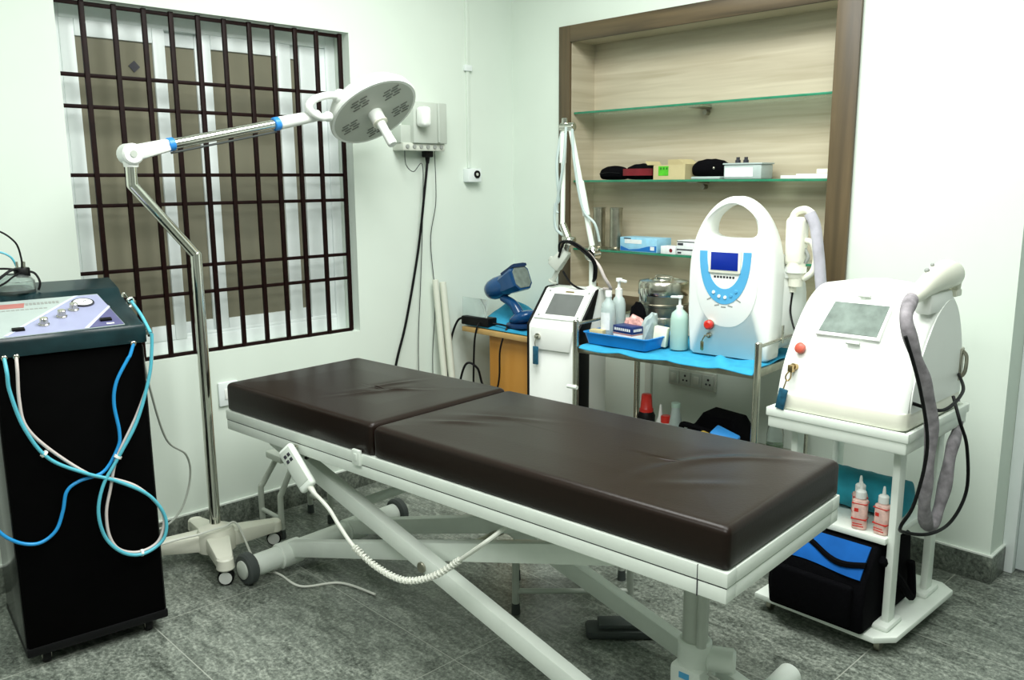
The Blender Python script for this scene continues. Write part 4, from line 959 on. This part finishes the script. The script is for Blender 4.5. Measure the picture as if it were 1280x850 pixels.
obj('hose_sleeve', B().tube([(hx+.036, hy, .562), (hx+.060, hy, .515), (hx+.078, hy, .42), (hx+.092, hy, .32), (hx+.10, hy+.02, .2), (hx+.06, hy+.12, .12), (Wm-.05, .25, .10)], .021, 14), M['lav_sleeve'], IM)
obj('holder', B().box((Wm-.03, hy-.03, .315), (hx-.02, hy+.03, .355), .006).lathe([(.041, 0), (.041, .022), (.037, .022), (.037, 0)], (hx-.006, hy, .338), n=24, capb=False, capt=False), M['white'], IM)
obj('power_lead', B().tube([(hx-.012, hy+.0, .265), (hx-.012, hy-.01, .18), (hx+.03, hy-.03, .10), (hx+.07, hy+.01, .09), (hx+.05, hy+.10, .085), (Wm-.02, .24, .08)], .004, 8), M['black'], IM)

# ------------------------------------------------------------------ white cart on the right
CT = thing('white_cart', 'white metal cart with shelf and base plate under white dome machine', 'cart', (-1.17, 2.82, 0))
b = B().box((-1.405, 2.555, .675), (-.945, 3.065, .735), .008)
obj('top_shelf', b, M['enamel'], CT, True)
obj('shelf_rim', B().box((-1.41, 2.55, .715), (-.94, 2.565, .745), .004).box((-1.41, 3.055, .715), (-.94, 3.07, .745), .004).box((-1.41, 2.565, .715), (-1.395, 3.055, .745), .004).box((-.955, 2.565, .715), (-.94, 3.055, .745), .004), M['enamel'], CT, True)
for x in (-1.345, -1.0):
    for y in (2.66, 2.98): obj('post', B().box((x-.012, y-.024, .06), (x+.012, y+.024, .68), .004), M['enamel'], CT, True)
obj('middle_shelf', B().box((-1.333, 2.615, .350), (-1.008, 2.99, .372), .004), M['enamel'], CT, True)
pb = [(-1.42, 2.555), (-.995, 2.545), (-.945, 2.60), (-.935, 3.06), (-.985, 3.10), (-1.36, 3.10), (-1.42, 3.05)]
obj('base_plate', B().prism(pb, (0, 0, .046), (1, 0, 0), (0, 1, 0), .02, .003), M['enamel'], CT, True)
for y in (2.60, 2.92): obj('base_cap', B().box((-1.03, y, .064), (-.975, y+.12, .085), .010), M['enamel'], CT, True)
for x in (-1.38, -1.0):
    for y in (2.60, 3.04): obj('caster', B().cyl((x-.009, y, .022), (x+.009, y, .022), .022, n=20, bev=.003).cyl((x, y, .03), (x, y, .047), .008), M['steel_dk'], CT, True)

# dome machine on the cart (local: X along front, Y to the wall, Z up from the shelf)
RM = thing('dome_machine', 'white dome-shaped machine with sloped screen standing on white cart', 'machine', (-1.385, 2.575, .746))
RW = .425
pr = [(.0, .0), (-.006, .03), (.004, .09), (.030, .16), (.082, .25), (.150, .335), (.215, .385), (.28, .405), (.335, .385), (.385, .32), (.425, .22), (.448, .11), (.452, 0)]
def smooth2(P, k=5):
    P3 = [V((0, a, c)) for a, c in P]; return catm(P3, k)
PR = smooth2(pr)
def st_(x, sy, sz): return [V((x, .226+(p.y-.226)*sy, p.z*sz)) for p in PR]
rings = [st_(.0, .955, .945), st_(.006, .975, .965), st_(.018, .99, .98), st_(.06, 1.0, 1.0), st_(.14, 1.0, 1.035), st_(.215, 1.0, 1.05), st_(.29, 1.0, 1.035), st_(.37, 1.0, 1.0), st_(RW-.018, .99, .98), st_(RW-.006, .975, .965), st_(RW, .955, .945)]
obj('shell', B().loft(rings), M['white'], RM, ang=50)
obj('base_band', B().prism(rrect(RW+.006, .470, .03, 6, RW/2, .222), (0, 0, -.001), (1, 0, 0), (0, 1, 0), .055, .006), M['warm_white'], RM)
side = [V((RW+.001, .226+(p.y-.226)*.90, .05+p.z*.80)) for p in PR]
obj('side_panel', B().loft([side, [v+V((.004, 0, 0)) for v in side]]), M['white'], RM)
# sloped screen
def rp(x, q, h=0):   # q 0..1 along the screen slope
    p0, p1 = V((0, .0805, .252)), V((0, .149, .342)); nn = V((0, -.79, .61)).normalized()
    return V((x, 0, 0))+p0.lerp(p1, q)+nn*(h+.004+.010*math.sin(PI*min(1, max(0, x/RW))))
def rplate(x0, x1, x2, x3, q0, q1, h0, h1): return B().loft([[rp(x0, q0, h0), rp(x1, q0, h0), rp(x2, q1, h0), rp(x3, q1, h0)], [rp(x0, q0, h1), rp(x1, q0, h1), rp(x2, q1, h1), rp(x3, q1, h1)]])
sb = obj('screen_bezel', rplate(.088, .300, .305, .108, -.08, 1.12, -.008, .003), M['white'], RM)
obj('screen', rplate(.098, .290, .296, .118, .02, 1.02, .001, .0045), M['screen_green'], sb)
obj('brand_plate', rplate(.185, .225, .225, .185, 1.26, 1.34, -.006, .003), M['grey_enamel'], RM)
obj('brand_plate', rplate(.20, .245, .245, .20, -.28, -.20, -.006, .004), M['grey_enamel'], RM)
obj('stop_button', B().lathe([(.014, 0), (.018, .006), (.018, .016), (.010, .022)], (.056, .046, .197), (-.12, -.88, .45), 22), M['red_dim'], RM)
kk = obj('key_switch', B().cyl((.050, .026, .138), (.048, .006, .142), .012, n=16).box((.038, -.012, .125), (.056, .010, .150), .003), M['brass'], RM)
obj('key_ring', B().tube([(.047, -.008, .13), (.038, -.014, .118), (.036, -.016, .105), (.045, -.015, .098), (.052, -.012, .112)], .0025, 8, True, True).tube([(.040, -.016, .10), (.036, -.020, .082), (.033, -.022, .068)], .0022, 6), M['brass'], kk)
obj('tag', B().box((-.016, -.004, -.036), (.016, .004, .036), .004, m=Matrix.Translation((.030, -.024, .035)) @ Matrix.Rotation(R(10), 4, 'Y')), M['teal_tag'], kk)
obj('side_vent', B().tube([(RW+.006, .415, .10), (RW+.018, .42, .12), (RW+.018, .425, .17), (RW+.006, .42, .19)], .006, 8).box((RW-.004, .40, .09), (RW+.008, .435, .20), .004), M['steel_dk'], RM)
obj('side_slot', B().box((RW-.016, .06, .07), (RW-.003, .09, .20), .003), M['grey_enamel'], RM)
# applicator resting on the right top with its woven sleeve
ap = [V((.405, .015, .400)), V((.405, .06, .412)), V((.405, .12, .428)), V((.405, .20, .445)), V((.405, .28, .452)), V((.405, .345, .448)), V((.405, .372, .440))]
ry = [(.020, .020), (.026, .026), (.028, .034), (.034, .044), (.040, .048), (.036, .040), (.020, .022)]
def ell(c, a, bb_, n=22): return [V((c.x+a*math.cos(2*PI*i/n), c.y, c.z+bb_*math.sin(2*PI*i/n))) for i in range(n)]
aw = obj('applicator', B().loft([ell(c, a, q) for c, (a, q) in zip(ap, ry)]), M['warm_white'], RM, ang=60)
obj('applicator_tip', B().box((.385, .335, .375), (.425, .385, .40), .006).cyl((.405, .36, .39), (.405, .372, .43), .02), M['warm_white'], aw)
obj('applicator_buttons', B().ball((.395, .15, .474), .008).ball((.395, .19, .488), .006), M['grey_ink'], aw)
obj('cradle', B().box((.375, .12, .34), (.428, .30, .405), .012), M['white'], RM)
E0 = wm(RM).inverted()
hp = [V((.405, .020, .402))]+[E0 @ V(p) for p in ((-.955, 2.50, 1.10), (-.930, 2.520, 1.0), (-.915, 2.575, .90), (-.908, 2.635, .767), (-.912, 2.65, .612), (-.922, 2.675, .49), (-.93, 2.74, .405), (-.93, 2.80, .405), (-.925, 2.845, .50), (-.925, 2.88, .62), (-.95, 3.0, .67), (-1.0, 3.11, .72), (-1.03, 3.115, .80), (-1.06, 3.03, .84))]
obj('sleeve_hose', B().tube(hp, lambda q: .0190+.0020*math.sin(q*70)+.0013*math.sin(q*31), 14), M['grey_sleeve'], RM)
for pts in ([(-.93, 2.44, 1.06), (-.90, 2.50, .90), (-.885, 2.55, .72), (-.90, 2.53, .55), (-.93, 2.52, .47), (-.95, 2.60, .42), (-.91, 2.70, .395), (-.89, 2.83, .405), (-.88, 2.92, .49), (-.885, 2.90, .64), (-.90, 2.86, .73), (-.94, 2.90, .80)], [(-.955, 2.60, .83), (-.90, 2.70, .80), (-.90, 2.86, .83), (-.952, 2.97, .86)]):
    obj('lead', B().tube([E0 @ V(p) for p in pts], .0055, 8), M['black'], RM)

# things on the cart
def dropper(x, y, lab):
    t = thing('dropper_bottle', lab, 'bottle', (x, y, .3735), 12, 'dropper bottles on the cart shelf')
    obj('bottle_body', B().prism(rrect(.046, .036, .012, 5), (0, 0, 0), (1, 0, 0), (0, 1, 0), .098, .004).lathe([(.019, .095), (.013, .106), (.013, .112)], n=20), M['pink'], t)
    obj('label_line', B().box((-.0234, -.0184, .086), (.0234, .0184, .089), .0).box((-.0234, -.0184, .033), (.0234, .0184, .037)).box((-.015, -.0185, .06), (-.002, 0, .072)).box((-.018, -.0185, .018), (.012, 0, .021)).box((-.018, -.0185, .01), (.016, 0, .013)), M['red'], t)
    obj('cap', B().lathe([(.0165, .104), (.0165, .125), (.013, .129), (.006, .132), (.0045, .150), (.003, .158)], n=18), M['paper'], t)
    return t
d1 = dropper(-1.108, 2.645, 'pink-lettered dropper bottle beside the bed corner, left on cart shelf')
dup(d1, (-1.038, 2.652, .3735), -8, 'pink-lettered dropper bottle beside the white post, right on cart shelf')
dup(d1, (-1.135, 2.70, .3735), 30, 'half-hidden dropper bottle behind the left bottle on cart shelf')
b = B(); rgs = []
for i in range(15):
    q = i/14; x = -1.325+.305*q; k = min(1, math.sin(PI*q)*3+.35)
    rgs.append([V((x, 2.83+.095*k*math.cos(2*PI*j/28)*(1+.03*math.sin(5*j+i)), .436+.062*k*math.sin(2*PI*j/28)*(1+.04*math.sin(3*j+i*1.7)))) for j in range(28)])
solo('cloth_roll', b.loft(rgs), M['cloth_teal'], 'rolled teal cloth lying on cart shelf behind dropper bottles', 'cloth', (-1.17, 2.83, .374), ang=60)
# bag on the base plate
BG = thing('equipment_bag', 'black fabric bag with bright blue panel on the cart base', 'bag', (-1.19, 2.7, .068))
bagp = [(2.530, .0685), (2.88, .0685), (2.90, .18), (2.88, .315), (2.64, .342), (2.605, .338), (2.535, .250), (2.515, .15)]
obj('bag_body', B().prism(bagp, (-1.355, 0, 0), (0, 1, 0), (0, 0, 1), .330, .012, 3), M['fabric_black'], BG, True)
LO, HI = V((0, 2.535, .250)), V((0, 2.605, .338)); NB = V((0, -.783, .622))
def bp_(x, q, h): return V((x, 0, 0))+LO.lerp(HI, q)+NB*h
def band(f0, f1, x0, x1, h0, h1, n=14):
    rs = []
    for i in range(n+1):
        s = i/n; x = x0+(x1-x0)*s; a, c = f0(s), f1(s)
        rs.append([bp_(x, a, h0), bp_(x, c, h0), bp_(x, c, h1), bp_(x, (a+c)/2, h1+.005), bp_(x, a, h1)])
    return B().loft(rs)
obj('blue_panel', band(lambda s: .02+.06*math.sin(5*s), lambda s: .98, -1.33, -1.045, -.004, .004), M['blue_fabric'], BG, True)
obj('strap', band(lambda s: .78-1.0*s+.55*s*s+.10*math.sin(s*7)-.07, lambda s: .78-1.0*s+.55*s*s+.10*math.sin(s*7)+.10, -1.31, -1.04, .006, .013), M['fabric_black'], BG, True)
obj('front_pocket', B().box((-1.34, 2.503, .085), (-1.06, 2.53, .225), .012, 3), M['fabric_black'], BG, True)
obj('carry_strap', B().tube([(-1.018, 2.62, .30), (-1.006, 2.74, .20), (-1.002, 2.82, .12), (-1.002, 2.86, .10), (-1.01, 2.85, .22)], .014, 8), M['fabric_black'], BG, True)

# ------------------------------------------------------------------ things on the trolley's lower shelf
ZL = .3705
bottle('red_capped_jar', 'dark jar with tall red cap beside the trolley back leg', (-2.235, 2.99, ZL), [(.036, 0), (.040, .006), (.040, .095), (.030, .115)], M['black'],
       [('cap', B().lathe([(.031, .105), (.031, .125), (.027, .13), (.022, .190), (.018, .193)], n=20), M['red'])])
bottle('spray_tip_bottle', 'small white pointed bottle right of the red-capped jar', (-2.165, 3.0, ZL), [(.02, 0), (.022, .01), (.022, .07), (.010, .10), (.004, .155)], M['paper'], [('collar', B().lathe([(.023, .066), (.023, .074)], n=16), M['paper'])])
bottle('red_pot', 'little red pot between white pointed bottle and conical bottle', (-2.125, 2.985, ZL), [(.020, 0), (.022, .01), (.022, .085), (.018, .10)], M['label'], [('lid', B().lathe([(.0225, .085), (.0225, .112), (.018, .116)], n=18), M['red'])])
bottle('conical_bottle', 'frosted conical bottle left of the black bag on the trolley', (-2.085, 3.0, ZL), [(.040, 0), (.042, .01), (.018, .145), (.018, .16)], M['clear_soft'], [('cap', B().lathe([(.020, .158), (.020, .176), (.018, .178)], n=18), M['gel'])])
bottle('water_bottle', 'clear water bottle with black cap at right end of trolley', (-1.69, 3.145, ZL), [(.031, 0), (.035, .006), (.032, .02), (.035, .04), (.035, .09), (.028, .135), (.014, .165), (.0125, .175)], M['glass_jar'],
       [('cap', B().lathe([(.0155, .172), (.0155, .192), (.014, .194)], n=18), M['black']), ('liquid', B().lathe([(.031, .004), (.033, .02), (.034, .045), (.034, .05)], n=20), M['bottle_green'])])
t = thing('tool_bag', 'black open bag lying on the trolley lower shelf', 'bag', (-1.83, 3.02, ZL), 5)
obj('bag_body', B().prism([(-.19, 0), (.09, 0), (.085, .12), (.05, .168), (-.085, .180), (-.12, .13), (-.18, .08)], (0, .06, 0), (1, 0, 0), (0, 0, 1), .15, .02, 3), M['fabric_black'], t)
obj('bag_strap', B().tube([(-.18, -.08, .10), (-.14, -.12, .13), (-.02, -.13, .12), (.10, -.11, .10)], .012, 8), M['fabric_black'], t)
solo('blue_packet', B().box((-.055, -.03, 0), (.055, .03, .02), .008).xf(Matrix.Translation((-1.755, 2.865, .492)) @ Matrix.Rotation(R(14), 4, 'Y') @ Matrix.Rotation(R(25), 4, 'X')), M['pack_blue'], 'bright blue packet in front of the black open bag', 'packet', (-1.755, 2.865, .492))
solo('yellow_packet', B().box((-.05, -.03, -.012), (.05, .03, .012), .006).xf(Matrix.Translation((-1.815, 2.845, .478)) @ Matrix.Rotation(R(12), 4, 'Y')), M['yellow'], 'yellow packet just left of the bright blue packet', 'packet', (-1.815, 2.845, .478))
solo('packet_stack', B().box((-.11, -.04, 0), (.11, .04, .095), .006).xf(Matrix.Translation((-1.83, 2.86, ZL)) @ Matrix.Rotation(R(4), 4, 'Z')), M['fabric_black'], 'flat dark box under blue and yellow packets on trolley', 'box', (-1.83, 2.86, ZL))

# ------------------------------------------------------------------ things in the wall recess
ZS2 = 1.4982; ZS3 = 1.1482; yS = 3.43
def pouch(name, lab, x0, x1, z, h, m, seed, flat=1.0):
    cx_, w_ = (x0+x1)/2, (x1-x0)/2; rnd = random.Random(seed); rs = []
    for i in range(13):
        a = PI*i/12; x = -math.cos(a); k = (max(0, math.sin(a)))**.38
        rs.append([V((cx_+w_*x, yS+.045*k*math.cos(2*PI*j/24), z+h*.42+(h*(.58 if math.sin(2*PI*j/24) > 0 else .42))*(k**(1.0+.5*flat) if math.sin(2*PI*j/24) > 0 else k**.25 if k > 0 else 0)*math.sin(2*PI*j/24)+.0012*math.sin(3*i+seed)*max(0, math.sin(2*PI*j/24))*k)) for j in range(24)])
    t = thing(name, lab, 'pouch', (cx_, yS, z)); obj('pouch_body', B().loft(rs), m, t, True, ang=50); return t
p1 = pouch('pouch', 'plain black rounded pouch at left end of recess shelf', -2.872, -2.716, ZS2, .070, M['fabric_black'], 1)
obj('seam', B().tube([(-2.86, yS-.04, ZS2+.03), (-2.80, yS-.047, ZS2+.036), (-2.73, yS-.042, ZS2+.032)], .002, 6), M['black'], p1, True)
p2 = pouch('pouch', 'black pouch with crimson band beside the green-labelled cardboard box', -2.708, -2.520, ZS2, .078, M['fabric_black'], 2)
obj('crimson_band', B().loft([[V((-2.700+.17*i/10, yS-.0415-.0105*math.sin(PI*min(1, (i+1.6)/8.4))-.004, ZS2+z_)) for z_ in (.020, .030, .046, .053)] + [V((-2.700+.17*i/10, yS-.036, ZS2+z_)) for z_ in (.053, .020)] for i in range(11)]), M['maroon'], p2, True)
cb = thing('cardboard_box', 'open cardboard box with bright green label on recess shelf', 'box', (-2.415, yS, ZS2), -4)
obj('carton', B().box((-.100, -.055, 0), (.09, -.051, .068)).box((-.100, .051, 0), (.09, .055, .068)).box((-.100, -.051, 0), (-.096, .051, .068)).box((.086, -.051, 0), (.09, .051, .068)).box((-.096, -.051, 0), (.086, .051, .004)), M['card'], cb)
obj('box_flap', B().box((-.10, .051, .066), (.02, .055, .095)).bar((-.098, -.05, .068), (-.112, -.05, .085), .1, .003, side=(0, 1, 0), bev=0), M['card'], cb)
obj('box_flap', B().bar((.088, 0, .068), (.045, 0, .092), .10, .003, side=(0, 1, 0), bev=0), M['card'], cb)
gl = obj('green_label', B().box((-.068, -.0565, .018), (-.008, -.0548, .062)), M['green'], cb)
b = B()
for i in range(3): b.box((-.058+.018*i, -.0573, .046), (-.048+.018*i, -.0562, .056))
obj('printed_text', b, mat('dark_green_ink', (.02, .18, .01), .5), gl)
p3 = pouch('pouch', 'large black pouch right of the cardboard box on recess shelf', -2.318, -2.140, ZS2+.012, .080, M['fabric_black'], 5)
obj('silver_clasp', B().ball((-2.185, yS-.046, ZS2+.05), .006), M['steel'], p3, True)
solo('clear_wrap', B().box((-2.305, yS-.05, ZS2), (-2.15, yS+.04, ZS2+.0125), .005), M['clear_soft'], 'flat clear wrap lying under large black pouch on recess shelf', 'wrap', (-2.22, yS, ZS2))
bx = thing('clear_box', 'clear plastic box of packets with two dark knobs above', 'box', (-2.04, yS, ZS2))
obj('box_shell', B().box((-2.132, yS-.05, ZS2), (-1.945, yS+.05, ZS2+.062), .006), M['clear_soft'], bx, True)
obj('box_lid', B().box((-2.136, yS-.054, ZS2+.062), (-1.941, yS+.054, ZS2+.070), .003), M['clear_soft'], bx, True)
obj('paper_insert', B().box((-2.125, yS-.0515, ZS2+.010), (-1.985, yS-.0500, ZS2+.05)), M['label'], bx, True)
for x in (-2.085, -2.045): obj('knob', B().lathe([(.012, 0), (.012, .012), (.008, .016), (.008, .026)], (x, yS-.01, ZS2+.0695), n=16), M['ink'], bx, True)
solo('paper_sheets', B().box((-1.86, yS-.04, ZS2), (-1.65, yS+.05, ZS2+.014), .002).box((-1.79, yS-.04, ZS2+.012), (-1.64, yS+.05, ZS2+.020), .002), M['paper'], 'flat stack of white papers at right end of recess shelf', 'papers', (-1.75, yS, ZS2))
solo('cream_box', B().box((-1.72, yS, ZS2+.0205), (-1.63, yS+.06, ZS2+.040), .003), M['cream_card'], 'small cream box on top of the white papers', 'box', (-1.67, yS, ZS2+.02))
def steel_cyl(x, lab):
    t = thing('steel_cylinder', lab, 'cylinder', (x, yS-.01, ZS3), 0, 'steel cylinders on the lowest recess shelf')
    obj('cylinder_body', B().lathe([(.032, .008), (.032, .205), (.034, .207), (.034, .212), (.030, .212), (.030, .03)], n=32, capt=False).lathe([(.02, .03), (.03, .03)], n=32, capb=False, capt=False), M['steel_dk'], t)
    obj('cylinder_foot', B().lathe([(.042, 0), (.044, .003), (.044, .008), (.034, .014)], n=32), M['steel_dk'], t)
    return t
s1_ = steel_cyl(-2.885, 'left tall steel cylinder on lowest recess shelf near jointed arm')
dup(s1_, (-2.772, yS-.01, ZS3), 0, 'right tall steel cylinder standing beside pale blue carton')
gb = thing('glove_carton', 'pale blue carton with deep blue wave lying on recess shelf', 'carton', (-2.59, yS, ZS3), -3)
obj('carton', B().box((-.122, -.055, 0), (.115, .055, .070), .003), M['glove_blue'], gb)
obj('blue_wave', B().prism([(-.118, .004), (.112, .004), (.112, .034), (.06, .030), (.0, .016), (-.06, .010), (-.118, .026)], (0, -.0548, 0), (1, 0, 0), (0, 0, 1), .001), M['glove_deep'], gb)
obj('white_panel', B().box((-.09, -.0560, .040), (.02, -.0548, .060)).box((.075, -.0565, .012), (.10, -.0552, .03)), M['label'], gb)
obj('printed_text', B().box((-.095, -.0562, .062), (-.05, -.0549, .067)), M['ink'], gb)
t = thing('small_carton', 'small white carton with dark dot right of pale blue carton', 'carton', (-2.415, yS-.03, ZS3))
obj('carton', B().box((-.042, -.03, 0), (.042, .03, .038), .002), M['label'], t)
obj('dark_dot', B().cyl((.018, -.0315, .018), (.018, -.0295, .018), .009, n=16), M['maroon'], t)
t = thing('instrument_case', 'grey printed case behind the handled machine on lowest shelf', 'case', (-2.315, yS, ZS3))
obj('case', B().box((-.055, -.05, 0), (.075, .05, .068), .003), M['label'], t)
obj('printed_text', B().box((-.055, -.0512, .022), (.075, -.0495, .028)).box((-.05, -.0512, .045), (-.02, -.0495, .056)).box((-.055, -.0512, .060), (.075, -.0495, .064)).box((-.05, -.0512, .006), (-.03, -.0495, .014)), M['ink'], t)

# ------------------------------------------------------------------ lights: ceiling panels of the room
def area(name, loc, size, sy, power, col=(.98, 1, .965), rot=(0, 0, 0)):
    l = bpy.data.lights.new(name, 'AREA'); l.shape = 'RECTANGLE'; l.size = size; l.size_y = sy; l.energy = power; l.color = col
    o = bpy.data.objects.new(name, l); C.objects.link(o); o.location = loc; o.rotation_euler = rot; return o
area('ceiling_light', (-2.0, 1.9, H-.03), 1.1, 1.1, 54)
area('ceiling_light', (-.8, 1.9, H-.03), 1.1, 1.1, 36)
area('ceiling_light', (-.3, .2, H-.03), 1.2, 1.2, 54)
area('ceiling_light', (-2.0, -.4, H-.03), 1.0, 1.0, 24)
wd = bpy.data.worlds.new('world'); S.world = wd; wd.use_nodes = True
wd.node_tree.nodes['Background'].inputs['Color'].default_value = (.8, .9, .85, 1); wd.node_tree.nodes['Background'].inputs['Strength'].default_value = .3
S.view_settings.view_transform = 'Standard'; S.view_settings.look = 'None'; S.view_settings.exposure = 0.1; S.view_settings.gamma = 1
S.view_settings.use_curve_mapping = False
